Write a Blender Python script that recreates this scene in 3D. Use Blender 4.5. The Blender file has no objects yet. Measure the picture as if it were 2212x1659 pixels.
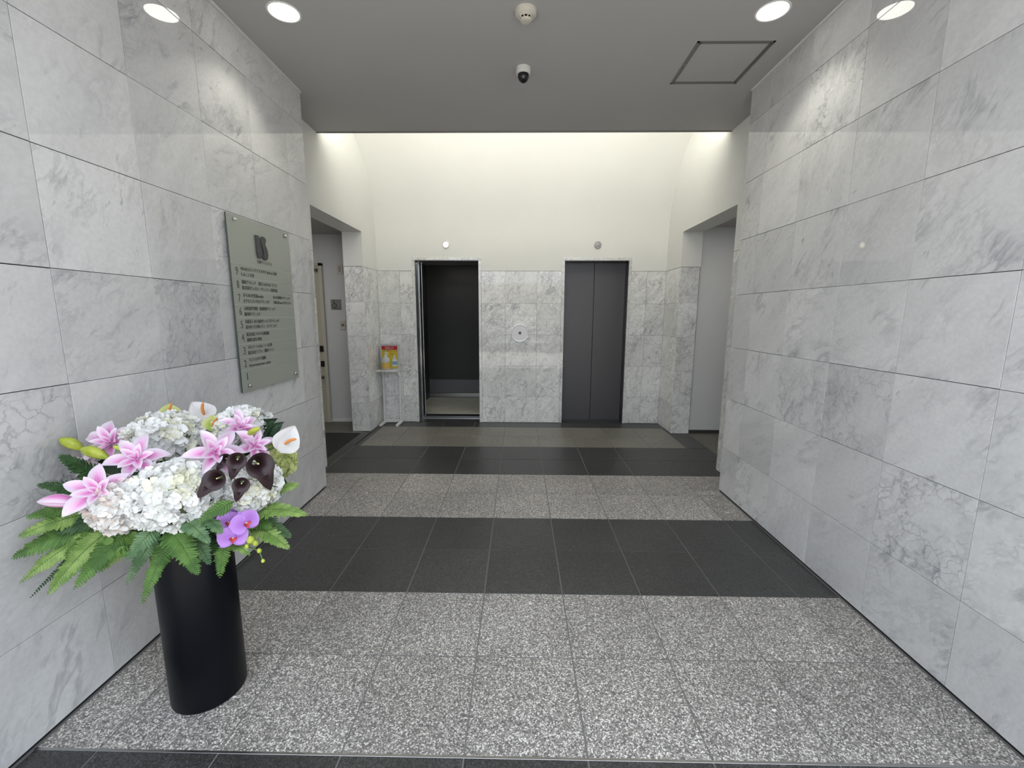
import bpy, bmesh, math, random
from mathutils import Vector, Matrix, Quaternion
random.seed(7)
S = bpy.context.scene
COL = S.collection
PI = math.pi

# ---------------------------------------------------------------- camera
cam_data = bpy.data.cameras.new('camera')
cam = bpy.data.objects.new('camera', cam_data); COL.objects.link(cam)
cam_data.sensor_width = 36.0
cam_data.lens = 932.974 / 2212 * 36.0
cam_data.clip_start = 0.02
R_ = Vector((0.99986296, 0.01617964, 0.00350382)); U_ = Vector((-0.00603817, 0.15935882, 0.98720226))
F_ = Vector((-0.01541421, 0.98708814, -0.15943467))
M_ = Matrix((R_, U_, -F_)).transposed().to_4x4(); M_.translation = Vector((-0.23018, 0.0, 1.41288))
cam.matrix_world = M_
S.camera = cam

# ---------------------------------------------------------------- world, large lights, exposure
W = bpy.data.worlds.new('world'); S.world = W; W.use_nodes = True
bg = W.node_tree.nodes['Background']
bg.inputs['Color'].default_value = (0.80, 0.88, 1.0, 1); bg.inputs['Strength'].default_value = 3.0
S.view_settings.view_transform = 'Standard'; S.view_settings.look = 'None'
S.view_settings.gamma = 1.0; S.view_settings.use_curve_mapping = False
S.view_settings.exposure = 0.06

def light(name, kind, loc, energy, color, direction=(0, 0, -1), **kw):
    d = bpy.data.lights.new(name, kind); d.energy = energy; d.color = color
    for k, v in kw.items(): setattr(d, k, v)
    o = bpy.data.objects.new(name, d); COL.objects.link(o); o.location = loc
    o.rotation_euler = Vector(direction).to_track_quat('-Z', 'Y').to_euler()
    return o
COVE = 76.0
light('cove_light', 'AREA', (-0.21, 3.78, 3.10), COVE, (1.0, 0.98, 0.91), (0, 0.35, 1), shape='RECTANGLE', size=3.4, size_y=0.45)

light('corridor_fill', 'AREA', (2.3, 4.2, 2.36), 3.5, (1.0, 0.97, 0.93), shape='SQUARE', size=0.5)  # unseen fill lamps added to brighten the two side corridors
light('corridor_fill', 'AREA', (-2.8, 4.3, 2.36), 6.0, (1.0, 0.97, 0.93), shape='SQUARE', size=0.5)
light('sun', 'SUN', (0, 0, 12), 14.0, (1.0, 0.95, 0.87), (-0.45, -0.13, -0.88), angle=math.radians(0.6))

# ---------------------------------------------------------------- helpers
def new_mesh(name, verts, faces, mats=(), smooth=False, mat_idx=None, uvs=None):
    me = bpy.data.meshes.new(name); me.from_pydata([tuple(v) for v in verts], [], faces)
    for m in mats: me.materials.append(m)
    if smooth: me.polygons.foreach_set('use_smooth', [True] * len(me.polygons))
    if mat_idx: me.polygons.foreach_set('material_index', mat_idx)
    if uvs:
        uvl = me.uv_layers.new(name='UVMap')
        for lp in me.loops: uvl.data[lp.index].uv = uvs[lp.vertex_index]
    me.update(); return me

def put(name, me, parent=None, loc=(0, 0, 0), rot=None, kind=None, label=None):
    o = bpy.data.objects.new(name, me); COL.objects.link(o)
    if parent: o.parent = parent
    o.location = loc
    if rot is not None:
        if isinstance(rot, Quaternion): o.rotation_mode = 'QUATERNION'; o.rotation_quaternion = rot
        else: o.rotation_euler = rot
    if kind: o['kind'] = kind
    if label: o['label'] = label
    return o

def thing(name, label, cat, loc=(0, 0, 0), rot=None, group=None, me=None):
    o = put(name, me, None, loc, rot); o['label'] = label; o['category'] = cat
    if group: o['group'] = group
    return o

class MB:
    """collects boxes, tubes and lathes into one mesh"""
    def __init__(s): s.v = []; s.f = []; s.m = []; s.sm = []
    def add(s, v, f, m=0, smooth=False):
        n = len(s.v); s.v += [Vector(p) for p in v]; s.f += [tuple(i + n for i in q) for q in f]
        s.m += [m] * len(f); s.sm += [smooth] * len(f); return s
    def box(s, a, b, m=0, ch=0.0):
        (x0, y0, z0), (x1, y1, z1) = a, b
        if x0 > x1: x0, x1 = x1, x0
        if y0 > y1: y0, y1 = y1, y0
        if z0 > z1: z0, z1 = z1, z0
        if ch <= 0:
            v = [(x0, y0, z0), (x1, y0, z0), (x1, y1, z0), (x0, y1, z0), (x0, y0, z1), (x1, y0, z1), (x1, y1, z1), (x0, y1, z1)]
            f = [(0, 3, 2, 1), (4, 5, 6, 7), (0, 1, 5, 4), (1, 2, 6, 5), (2, 3, 7, 6), (3, 0, 4, 7)]
            return s.add(v, f, m)
        bm = bmesh.new(); bmesh.ops.create_cube(bm, size=1)
        for q in bm.verts: q.co = Vector(((x0 + x1) / 2 + q.co.x * (x1 - x0), (y0 + y1) / 2 + q.co.y * (y1 - y0), (z0 + z1) / 2 + q.co.z * (z1 - z0)))
        bmesh.ops.bevel(bm, geom=list(bm.edges), offset=ch, segments=2, affect='EDGES', profile=0.5)
        bm.verts.index_update()
        s.add([q.co.copy() for q in bm.verts], [[l.vert.index for l in fc.loops] for fc in bm.faces], m); bm.free(); return s
    def tube(s, pts, r, n=10, m=0, cap=True):
        pts = [Vector(p) for p in pts]; rs = r if isinstance(r, (list, tuple)) else [r] * len(pts)
        v = []; f = []; ref = None
        for i, p in enumerate(pts):
            t = (pts[min(i + 1, len(pts) - 1)] - pts[max(i - 1, 0)]).normalized()
            if ref is None: ref = Vector((0, 0, 1)) if abs(t.z) < 0.9 else Vector((1, 0, 0))
            a = t.cross(ref).normalized(); b = t.cross(a).normalized(); ref = -b if False else ref
            for k in range(n):
                an = 2 * PI * k / n; v.append(p + (a * math.cos(an) + b * math.sin(an)) * rs[i])
        for i in range(len(pts) - 1):
            for k in range(n):
                k2 = (k + 1) % n; f.append((i * n + k, i * n + k2, (i + 1) * n + k2, (i + 1) * n + k))
        s.add(v, f, m, True)
        if cap:
            s.add(v[:n], [tuple(range(n))], m); s.add(v[-n:], [tuple(reversed(range(n)))], m)
        return s
    def lathe(s, prof, n=32, m=0, c=(0, 0, 0), axis='z', smooth=True):
        c = Vector(c); v = []; f = []
        for r, h in prof:
            for k in range(n):
                a = 2 * PI * k / n
                p = Vector((r * math.cos(a), r * math.sin(a), h))
                if axis == 'y': p = Vector((p.x, p.z, p.y))
                if axis == 'x': p = Vector((p.z, p.x, p.y))
                v.append(c + p)
        for i in range(len(prof) - 1):
            for k in range(n):
                k2 = (k + 1) % n; f.append((i * n + k, i * n + k2, (i + 1) * n + k2, (i + 1) * n + k))
        return s.add(v, f, m, smooth)
    def disc(s, r, c, n=32, m=0, axis='z'):
        return s.lathe([(r, 0), (0.0001, 0)], n, m, c, axis, False)
    def mesh(s, name, *mats):
        me = new_mesh(name, s.v, s.f, mats, False, s.m)
        me.polygons.foreach_set('use_smooth', s.sm)
        bm = bmesh.new(); bm.from_mesh(me); bmesh.ops.recalc_face_normals(bm, faces=bm.faces); bm.to_mesh(me); bm.free()
        return me
    def build(s, name, mats, parent=None, **kw):
        if not isinstance(mats, (list, tuple)): mats = (mats,)
        return put(name, s.mesh(name, *mats), parent, **kw)

# ---------------------------------------------------------------- materials
def srgb(r, g, b): return tuple(((c / 255 + 0.055) / 1.055) ** 2.4 if c > 10 else c / 255 / 12.92 for c in (r, g, b)) + (1,)
def mat(name, color=(0.5, 0.5, 0.5, 1), rough=0.5, metal=0.0, **kw):
    m = bpy.data.materials.new(name); m.use_nodes = True
    b = m.node_tree.nodes['Principled BSDF']
    b.inputs['Base Color'].default_value = color; b.inputs['Roughness'].default_value = rough; b.inputs['Metallic'].default_value = metal
    for k, v in kw.items(): b.inputs[k.replace('_', ' ')].default_value = v
    return m
class NT:
    def __init__(s, m): s.t = m.node_tree; s.b = s.t.nodes['Principled BSDF']
    def n(s, kind, **kw):
        nd = s.t.nodes.new(kind)
        for k, v in kw.items():
            if k in nd.bl_rna.properties and k not in ('inputs',): setattr(nd, k, v)
        return nd
    def l(s, a, b): s.t.links.new(a, b)
    def val(s, nd, **kw):
        for k, v in kw.items(): nd.inputs[k].default_value = v
        return nd
    def math(s, op, a, b=None, c=None, clamp=False):
        nd = s.t.nodes.new('ShaderNodeMath'); nd.operation = op; nd.use_clamp = clamp
        for i, x in enumerate((a, b, c)):
            if x is None: continue
            if isinstance(x, (int, float)): nd.inputs[i].default_value = x
            else: s.l(x, nd.inputs[i])
        return nd.outputs[0]
    def vmath(s, op, a, b=None, scale=None):
        nd = s.t.nodes.new('ShaderNodeVectorMath'); nd.operation = op
        for i, x in enumerate((a, b)):
            if x is None: continue
            if isinstance(x, tuple): nd.inputs[i].default_value = x
            else: s.l(x, nd.inputs[i])
        if scale is not None: 
            if isinstance(scale, (int, float)): nd.inputs['Scale'].default_value = scale
            else: s.l(scale, nd.inputs['Scale'])
        return nd.outputs[0]
    def noise(s, vec, scale, detail=3, rough=0.5, dist=0.0, color=False):
        nd = s.t.nodes.new('ShaderNodeTexNoise'); s.l(vec, nd.inputs['Vector'])
        nd.inputs['Scale'].default_value = scale; nd.inputs['Detail'].default_value = detail
        nd.inputs['Roughness'].default_value = rough; nd.inputs['Distortion'].default_value = dist
        return nd.outputs['Color' if color else 'Fac']
    def ramp(s, x, lo, hi, a=0.0, b=1.0):
        nd = s.t.nodes.new('ShaderNodeMapRange'); s.l(x, nd.inputs['Value'])
        nd.inputs['From Min'].default_value = lo; nd.inputs['From Max'].default_value = hi
        nd.inputs['To Min'].default_value = a; nd.inputs['To Max'].default_value = b
        nd.interpolation_type = 'SMOOTHSTEP'; return nd.outputs['Result']
    def mix(s, f, a, b, mode='MIX'):
        nd = s.t.nodes.new('ShaderNodeMix'); nd.data_type = 'RGBA'; nd.blend_type = mode
        if isinstance(f, (int, float)): nd.inputs[0].default_value = f
        else: s.l(f, nd.inputs[0])
        for i, x in ((6, a), (7, b)):
            if isinstance(x, tuple): nd.inputs[i].default_value = x
            else: s.l(x, nd.inputs[i])
        return nd.outputs[2]
    def piece_coords(s, spread=40.0):
        tc = s.t.nodes.new('ShaderNodeTexCoord'); oi = s.t.nodes.new('ShaderNodeObjectInfo')
        wn = s.t.nodes.new('ShaderNodeTexWhiteNoise'); wn.noise_dimensions = '1D'; s.l(oi.outputs['Random'], wn.inputs['W'])
        off = s.vmath('SCALE', wn.outputs['Color'], scale=spread)
        return s.vmath('ADD', tc.outputs['Object'], off), oi.outputs['Random'], wn.outputs['Value']

def marble(name, busy=0.0, tint=(1, 1, 1), rough=0.06):
    m = mat(name, rough=rough, IOR=1.5); t = NT(m)
    p, rnd, rnd2 = t.piece_coords()
    mp = t.n('ShaderNodeMapping'); t.l(p, mp.inputs['Vector'])
    rr = t.ramp(rnd, 0.0, 1.0, math.radians(-68), math.radians(-28)); cr = t.n('ShaderNodeCombineXYZ'); t.l(rr, cr.inputs[2]); t.l(cr.outputs[0], mp.inputs['Rotation'])
    q = mp.outputs[0]
    wv = t.noise(q, 5.0, 3, 0.55, color=True)
    w = t.vmath('SCALE', t.vmath('SUBTRACT', wv, (0.5, 0.5, 0.5)), scale=0.10 + 0.10 * busy)
    q1 = t.vmath('ADD', q, w)
    st = t.vmath('MULTIPLY', q1, (1.0, 4.0, 1.0)); st2 = t.vmath('MULTIPLY', q1, (1.0, 2.4, 1.0))
    ridge = lambda x, k: t.math('SUBTRACT', 1.0, t.math('MULTIPLY', t.math('ABSOLUTE', t.math('SUBTRACT', x, 0.5)), k), clamp=True)
    v1 = ridge(t.noise(st, 1.9, 5, 0.6), 20.0)
    v2 = ridge(t.noise(st2, 6.0, 4, 0.65), 11.0 if busy else 16.0)
    amount = t.ramp(rnd2, 0.0, 1.0, 0.45 + busy * 0.3, 1.0)
    mask = t.ramp(t.noise(p, 4.0, 3), 0.50, 0.66); mask2 = t.ramp(t.noise(p, 3.4, 2), 0.46 - busy * 0.16, 0.64)
    mask3 = t.ramp(t.noise(q, 3.0, 2), 0.44, 0.62)
    blot = t.math('MULTIPLY', t.ramp(t.noise(st2, 13.0, 3, 0.62), 0.60, 0.74), mask3)
    fleck = t.ramp(t.noise(st2, 34.0, 2, 0.6), 0.70, 0.78)
    a = t.math('MULTIPLY', t.math('MULTIPLY', v1, mask), 0.50 - busy * 0.1)
    b = t.math('MULTIPLY', t.math('MULTIPLY', v2, mask2), 0.26 + busy * 0.06)
    c = t.math('ADD', t.math('MULTIPLY', blot, 0.55 - 0.40 * busy), t.math('MULTIPLY', fleck, 0.30))
    if busy:
        vo = t.n('ShaderNodeTexVoronoi'); vo.feature = 'DISTANCE_TO_EDGE'; vo.inputs['Scale'].default_value = 15.0
        w3 = t.vmath('SCALE', t.vmath('SUBTRACT', t.noise(p, 14.0, 3, 0.6, color=True), (0.5, 0.5, 0.5)), scale=0.11)
        t.l(t.vmath('ADD', p, w3), vo.inputs['Vector'])
        c = t.math('ADD', c, t.math('MULTIPLY', t.ramp(vo.outputs['Distance'], 0.0, 0.09, 0.42, 0.0), t.ramp(t.noise(p, 7.0, 2), 0.38, 0.6)))
    vv = t.math('MULTIPLY', t.math('ADD', t.math('ADD', a, b), c), amount, clamp=True)
    cloud = t.noise(st, 1.8, 4, 0.6)
    base = t.mix(t.ramp(cloud, 0.3, 0.7), (0.62 * tint[0], 0.615 * tint[1], 0.605 * tint[2], 1), (0.69 * tint[0], 0.685 * tint[1], 0.67 * tint[2], 1))
    br = t.ramp(t.math('FRACT', t.math('MULTIPLY', rnd, 7.13)), 0.0, 1.0, 0.88, 1.03)
    base = t.vmath('SCALE', base, scale=br)
    col = t.mix(vv, base, (0.20, 0.205, 0.22, 1))
    fine = t.ramp(t.noise(p, 60.0, 2), 0.3, 0.7, 0.965, 1.03)
    t.l(t.vmath('SCALE', col, scale=fine), t.b.inputs['Base Color'])
    return m

def granite(name, dark, mid, lite, scale=150.0, rough=0.42, var=0.06, bump=0.05):
    m = mat(name, rough=rough); t = NT(m)
    p, rnd, rnd2 = t.piece_coords()
    vo = t.n('ShaderNodeTexVoronoi'); t.l(p, vo.inputs['Vector']); vo.inputs['Scale'].default_value = scale
    sep = t.n('ShaderNodeSeparateColor'); t.l(vo.outputs['Color'], sep.inputs[0])
    n2 = t.noise(p, scale * 1.3, 2, 0.6); n3 = t.noise(p, scale * 0.35, 2, 0.6)
    x = t.math('ADD', t.math('MULTIPLY', sep.outputs[0], 0.52), t.math('ADD', t.math('MULTIPLY', n2, 0.36), t.math('MULTIPLY', n3, 0.12)))
    c1 = t.mix(t.ramp(x, 0.32, 0.50), dark, mid); c2 = t.mix(t.ramp(x, 0.56, 0.78), c1, lite)
    chip = t.ramp(t.noise(t.vmath('MULTIPLY', p, (1, 2.2, 1)), 17.0, 1, 0.4), 0.79, 0.81)
    c2 = t.mix(chip, c2, tuple(min(1, k * 1.15) for k in lite[:3]) + (1,))
    br = t.ramp(rnd2, 0, 1, 1 - var, 1 + var)
    patch = t.ramp(t.noise(p, 2.5, 3), 0.3, 0.7, 0.92, 1.08)
    t.l(t.vmath('SCALE', t.vmath('SCALE', c2, scale=br), scale=patch), t.b.inputs['Base Color'])
    bp = t.n('ShaderNodeBump'); bp.inputs['Strength'].default_value = bump; bp.inputs['Distance'].default_value = 0.002
    t.l(n2, bp.inputs['Height']); t.l(bp.outputs[0], t.b.inputs['Normal'])
    return m

def plaster(name, color, rough=0.75, amt=0.04, scale=180.0):
    m = mat(name, color, rough); t = NT(m)
    tc = t.n('ShaderNodeTexCoord'); p = tc.outputs['Object']
    n = t.noise(p, 1.6, 3); col = t.vmath('SCALE', t.mix(0.0, color, color), scale=t.ramp(n, 0.3, 0.7, 1 - amt, 1 + amt))
    t.l(col, t.b.inputs['Base Color'])
    bp = t.n('ShaderNodeBump'); bp.inputs['Strength'].default_value = 0.15; bp.inputs['Distance'].default_value = 0.002
    t.l(t.noise(p, scale, 2), bp.inputs['Height']); t.l(bp.outputs[0], t.b.inputs['Normal'])
    return m

M = {}
M['marble'] = marble('carrara_marble', 0.0, rough=0.02)
M['marble_busy'] = marble('veined_marble', 1.0, (1.27, 1.27, 1.255), 0.03)
M['marble_strong'] = marble('strong_veined_marble', 0.75, (0.98, 0.98, 0.98), 0.02)
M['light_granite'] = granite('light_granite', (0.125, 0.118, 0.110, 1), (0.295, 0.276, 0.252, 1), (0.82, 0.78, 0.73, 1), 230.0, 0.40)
M['light_granite_lobby_lit'] = granite('light_granite_lobby_lit', (0.12, 0.112, 0.095, 1), (0.20, 0.19, 0.162, 1), (0.32, 0.30, 0.26, 1), 230.0, 0.40)  # light granite again, with the lobby's dim warm light put into its colours
M['dark_granite'] = granite('dark_granite', (0.026, 0.026, 0.025, 1), (0.046, 0.046, 0.044, 1), (0.085, 0.085, 0.082, 1), 230.0, 0.38, 0.08, 0.03)
M['grout'] = mat('grey_grout', (0.19, 0.185, 0.175, 1), 0.9)
M['joint'] = mat('dark_joint', (0.16, 0.16, 0.16, 1), 0.9)
M['gap'] = mat('black_shadow_gap', (0.01, 0.01, 0.01, 1), 0.8)
M['ceiling'] = plaster('ceiling_paint', (0.46, 0.45, 0.44, 1), 0.8, 0.015)
M['white_wall'] = plaster('white_wall_paint', (0.76, 0.757, 0.722, 1), 0.8, 0.012)
M['corridor_wall'] = plaster('corridor_wall_paint', (0.66, 0.66, 0.65, 1), 0.8, 0.02)
M['white_trim'] = mat('white_trim', (0.75, 0.75, 0.73, 1), 0.4)
M['alu'] = mat('grey_aluminium', (0.22, 0.22, 0.21, 1), 0.45, 0.6)
M['steel'] = mat('brushed_steel', (0.50, 0.50, 0.50, 1), 0.28, 1.0)
M['steel_dark'] = mat('dark_steel', (0.16, 0.16, 0.155, 1), 0.35, 1.0)
M['chrome'] = mat('chrome', (0.8, 0.8, 0.8, 1), 0.08, 1.0)
M['door_paint'] = mat('elevator_door_paint', srgb(84, 82, 84), 0.36, 0.25)
M['black'] = mat('black_plastic', (0.008, 0.008, 0.009, 1), 0.25)
M['black_matte'] = mat('black_matte', (0.008, 0.008, 0.008, 1), 0.8)
M['car_wall'] = mat('car_wall_laminate', (0.030, 0.029, 0.027, 1), 0.5)
M['car_floor'] = granite('car_floor_vinyl', (0.62, 0.60, 0.50, 1), (0.72, 0.70, 0.60, 1), (0.80, 0.78, 0.68, 1), 120.0, 0.5)
M['white_plastic'] = mat('white_plastic', (0.70, 0.69, 0.65, 1), 0.4)
M['cream_plastic'] = mat('cream_plastic', (0.62, 0.58, 0.50, 1), 0.45)
M['white_steel'] = mat('white_coated_steel', (0.72, 0.72, 0.70, 1), 0.35)
M['door_beige'] = mat('beige_door_paint', (0.50, 0.46, 0.35, 1), 0.5)
M['mat_dark'] = mat('dark_carpet', (0.016, 0.016, 0.015, 1), 0.95)
M['corridor_floor'] = granite('corridor_floor', (0.09, 0.085, 0.07, 1), (0.15, 0.14, 0.115, 1), (0.2, 0.19, 0.16, 1), 160.0, 0.5)
def emis(name, color, strength):
    m = mat(name, (0.8, 0.8, 0.8, 1), 0.5); b = m.node_tree.nodes['Principled BSDF']
    b.inputs['Emission Color'].default_value = color; b.inputs['Emission Strength'].default_value = strength; return m
M['lamp_glow'] = emis('lamp_diffuser_lit', (1.0, 0.99, 0.90, 1), 9.0)
M['indicator_lit'] = emis('indicator_lit', (1.0, 0.86, 0.62, 1), 3.2)

# ---------------------------------------------------------------- setting: floor
XL, XR, YE, ZC = -1.81, 1.405, 3.365, 2.985      # passage walls, passage end, ceiling
LX, RX, YB = -2.02, 1.60, 5.56                   # lobby walls and back wall
def root_struct(name, mb, m): return mb.build(name, m, None, kind='structure')
_cache = {}
def slab_mesh(w, h, t, m, ch=0.0005):
    """piece centred on x,y; front face at z = t"""
    key = (round(w, 4), round(h, 4), t, m.name)
    if key not in _cache:
        v = []; a, b = w / 2, h / 2
        for (dx, z) in ((0, 0), (0, t - ch), (ch, t)):
            v += [(-a + dx, -b + dx, z), (a - dx, -b + dx, z), (a - dx, b - dx, z), (-a + dx, b - dx, z)]
        f = [(8, 9, 10, 11)]
        for k in range(2):
            for i in range(4): f.append((k * 4 + i, k * 4 + (i + 1) % 4, k * 4 + 4 + (i + 1) % 4, k * 4 + 4 + i))
        _cache[key] = new_mesh('slab', v, f, (m,))
    return _cache[key]

fl = MB(); fl.box((-3.6, -0.45, -0.12), (3.2, 5.55, -0.0022)); fl.box((-3.6, 5.55, -0.12), (3.2, 5.95, -0.012))
floor = root_struct('floor', fl, M['grout'])
rowsY = [-0.45, -0.06, 0.355, 0.770, 1.1835, 1.5984, 2.0142, 2.430, 2.844, 3.265, 3.680, 4.085, 4.495, 4.903, 5.312, 5.56]
kinds = ['d', 'd', 'd', 'd', 'l', 'l', 'd', 'd', 'l', 'l', 'd', 'd', 'l', 'l', 'd']
G = 0.0056
for j, kd in enumerate(kinds):
    y0, y1 = rowsY[j], rowsY[j + 1]
    if y0 < YE - 0.15: xs = [XL] + [-1.6 + 0.4 * k for k in range(8)] + [XR]
    elif j in (9,): xs = [LX] + [-1.6 + 0.4 * k for k in range(8)] + [RX]
    else: xs = [LX + 0.07 if kd == 'l' else LX + 0.02] + [-1.6 + 0.4 * k for k in range(8)] + [1.578]
    for i in range(len(xs) - 1):
        x0, x1 = xs[i], xs[i + 1]
        if j == 9 and i in (0, len(xs) - 2): y0b = YE + 0.0
        else: y0b = y0
        if j == 9 and i in (0, len(xs) - 2):
            xe = XL if i == 0 else XR
            # corner tiles run beside the passage end
            a, b = (XL, x1) if i == 0 else (x0, XR)
            put('floor_tile', slab_mesh(b - a - G, YE - y0 - G, 0.012, M['light_granite']), floor, ((a + b) / 2, (y0 + YE) / 2, -0.012))
            put('floor_tile', slab_mesh(x1 - x0 - G, y1 - YE - G, 0.012, M['light_granite']), floor, ((x0 + x1) / 2, (YE + y1) / 2, -0.012))
            continue
        put('floor_tile', slab_mesh(x1 - x0 - G, y1 - y0 - G, 0.012, (M['light_granite_lobby_lit'] if j >= 12 else M['light_granite']) if kd == 'l' else M['dark_granite']), floor,
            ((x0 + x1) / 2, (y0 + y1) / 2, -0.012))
# dark border strips along the lobby sides
for k in range(4):
    a, b = (3.68, 4.085, 4.495, 4.903, 5.312)[k:k + 2]
    put('border_tile', slab_mesh(0.228 - G, b - a - G, 0.012, M['dark_granite']), floor, (1.578 + 0.114, (a + b) / 2, -0.012))
put('border_tile', slab_mesh(0.064, 0.81, 0.012, M['dark_granite']), floor, (-1.984, 4.905, -0.012))
put('edge_strip', slab_mesh(3.215, 0.009, 0.0125, M['steel']), floor, (-0.2025, 1.1835, -0.012))

# corridor floors
cf = MB(); cf.box((1.806, 3.0, -0.012), (3.2, 6.0, 0.0)); root_struct('floor_right', cf, M['corridor_floor'])
cf = MB(); cf.box((-3.6, 4.995, -0.012), (-2.24, 5.9, 0.0)); root_struct('floor_left', cf, M['corridor_floor'])
mt = MB(); mt.box((-3.3, 3.4, -0.012), (-2.12, 4.985, 0.004), 0, 0.002)
o = mt.build('floor_mat', M['mat_dark']); o['label'] = 'dark charcoal mat filling the left side doorway floor'; o['category'] = 'mat'
th = MB(); th.box((-2.115, 3.85, -0.012), (-2.005, 5.07, 0.0)); root_struct('trim_1', th, M['dark_granite'])

# ---------------------------------------------------------------- marble walls
def quat_axes(X, Y, Z): return Matrix((X, Y, Z)).transposed().to_quaternion()
QL = quat_axes(Vector((0, 1, 0)), Vector((0, 0, 1)), Vector((1, 0, 0)))
QR = quat_axes(Vector((0, -1, 0)), Vector((0, 0, 1)), Vector((-1, 0, 0)))
QB = quat_axes(Vector((1, 0, 0)), Vector((0, 0, 1)), Vector((0, -1, 0)))
TH = 0.02
def panels(parent, q, plane, cols, rows, m, gap=0.0025, name='marble_panel', skip=(), strong=()):
    n = q @ Vector((0, 0, 1))
    for i in range(len(cols) - 1):
        for j in range(len(rows) - 1):
            if (i, j) in skip: continue
            u = (cols[i] + cols[i + 1]) / 2; v = (rows[j] + rows[j + 1]) / 2
            w = cols[i + 1] - cols[i]; h = rows[j + 1] - rows[j]
            back = plane - TH * (n.x + n.y) + random.uniform(-0.0006, 0.0004) * (n.x + n.y)
            loc = (back, u, v) if abs(n.x) > 0.5 else (u, back, v)
            g = gap * random.choice((0.45, 0.8, 1.0, 1.35))
            put(name, slab_mesh(round(w - g, 4), round(h - g, 4), TH, M['marble_strong'] if (i, j) in strong else m), parent, loc, q)
hz = [0.014, 0.373, 0.768, 1.166, 1.561, 1.957, 2.353, 2.752, 2.972]
vy = [YE, 3.117, 2.708, 2.295, 1.886, 1.474, 1.063, 0.652, 0.241]
vy = vy[::-1]
wl = MB(); wl.box((XL - 0.21, 0.241, -0.012), (XL - TH, YE - 0.001, ZC)); wl.box((XL - TH, 0.241, -0.012), (XL - 0.012, YE - 0.002, 0.014), 1)
wall_left = wl.build('wall_left', (M['joint'], M['gap']), kind='structure')
panels(wall_left, QL, XL, vy, hz, M['marble'], strong={(2, 2), (4, 3), (5, 4)})
wr = MB(); wr.box((XR + TH, 0.241, -0.012), (XR + 0.195, YE - 0.001, ZC)); wr.box((XR + 0.012, 0.241, -0.012), (XR + TH, YE - 0.002, 0.014), 1)
wall_right = wr.build('wall_right', (M['joint'], M['gap']), kind='structure')
panels(wall_right, QR, XR, vy, hz, M['marble'], strong={(5, 6), (5, 2), (4, 2), (3, 1)})
# thin white trims where walls meet the ceiling
for nm, x in (('trim_2', XL), ('trim_3', XR)):
    t = MB(); s = 1 if x < 0 else -1; t.box((x - s * 0.012, 0.5, ZC - 0.012), (x + s * 0.010, YE, ZC), 0, 0.002); root_struct(nm, t, M['white_trim'])

# lobby rows
rz = [0.003, 0.35, 0.753, 1.153, 1.549, 1.947]
wb = MB()
def wall_y(mb, y0, y1, rects):
    for x0, x1, z0, z1 in rects: mb.box((x0, y0, z0), (x1, y1, z1))
EL0, EL1, ER0, ER1, EH = -1.543, -0.742, 0.337, 1.135, 2.075
VZ, VR = 2.35, 1.097       # vault spring line and radius
wall_y(wb, YB + TH, YB + 0.2, [(LX - .02, EL0 - .035, -.012, 2.6), (EL1 + .035, ER0 - .035, -.012, 2.6), (ER1 + .035, RX + .02, -.012, 2.6), (EL0 - .035, EL1 + .035, EH + .03, 2.6), (ER0 - .035, ER1 + .035, EH + .03, 2.6)])
wall_back = wb.build('wall_back', M['joint'], kind='structure')
panels(wall_back, QB, YB, [LX, -1.741, -1.577], rz, M['marble_busy'], 0.002)
panels(wall_back, QB, YB, [-0.707, -0.405, -0.005, 0.303], rz, M['marble_busy'], 0.002)
panels(wall_back, QB, YB, [1.169, 1.363, RX], rz, M['marble_busy'], 0.002)
# plastered upper wall: flush plane, cut round the two elevator surrounds
up = MB(); zt = VZ + 0.02
for x0, x1, z0 in ((LX, EL0 - .034, 1.949), (EL0 - .034, EL1 + .034, 2.109), (EL1 + .034, ER0 - .034, 1.949), (ER0 - .034, ER1 + .034, 2.109), (ER1 + .034, RX, 1.949)):
    up.box((x0, YB - 0.003, z0), (x1, YB + TH, VZ))
# vault : half cylinder across the lobby
NV = 48; v = []; f = []
yc = YB - 0.003 - VR
AV = PI - math.asin((ZC + 0.045 - VZ) / VR)   # the vault lands on the light shelf
for i in range(NV + 1):
    a = AV * i / NV
    for x in (LX - 0.02, RX + 0.02): v.append((x, yc + VR * math.cos(a), VZ + VR * math.sin(a)))
for i in range(NV + 1):
    a = AV * i / NV
    for x in (LX - 0.02, RX + 0.02): v.append((x, yc + (VR + 0.12) * math.cos(a), VZ + (VR + 0.12) * math.sin(a)))
n2 = 2 * (NV + 1)
for i in range(NV):
    f.append((2 * i, 2 * i + 1, 2 * i + 3, 2 * i + 2)); f.append((n2 + 2 * i, n2 + 2 * i + 2, n2 + 2 * i + 3, n2 + 2 * i + 1))
up.add(v, f, 0, True)
root_struct('ceiling_vault', up, M['white_wall'])

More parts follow.
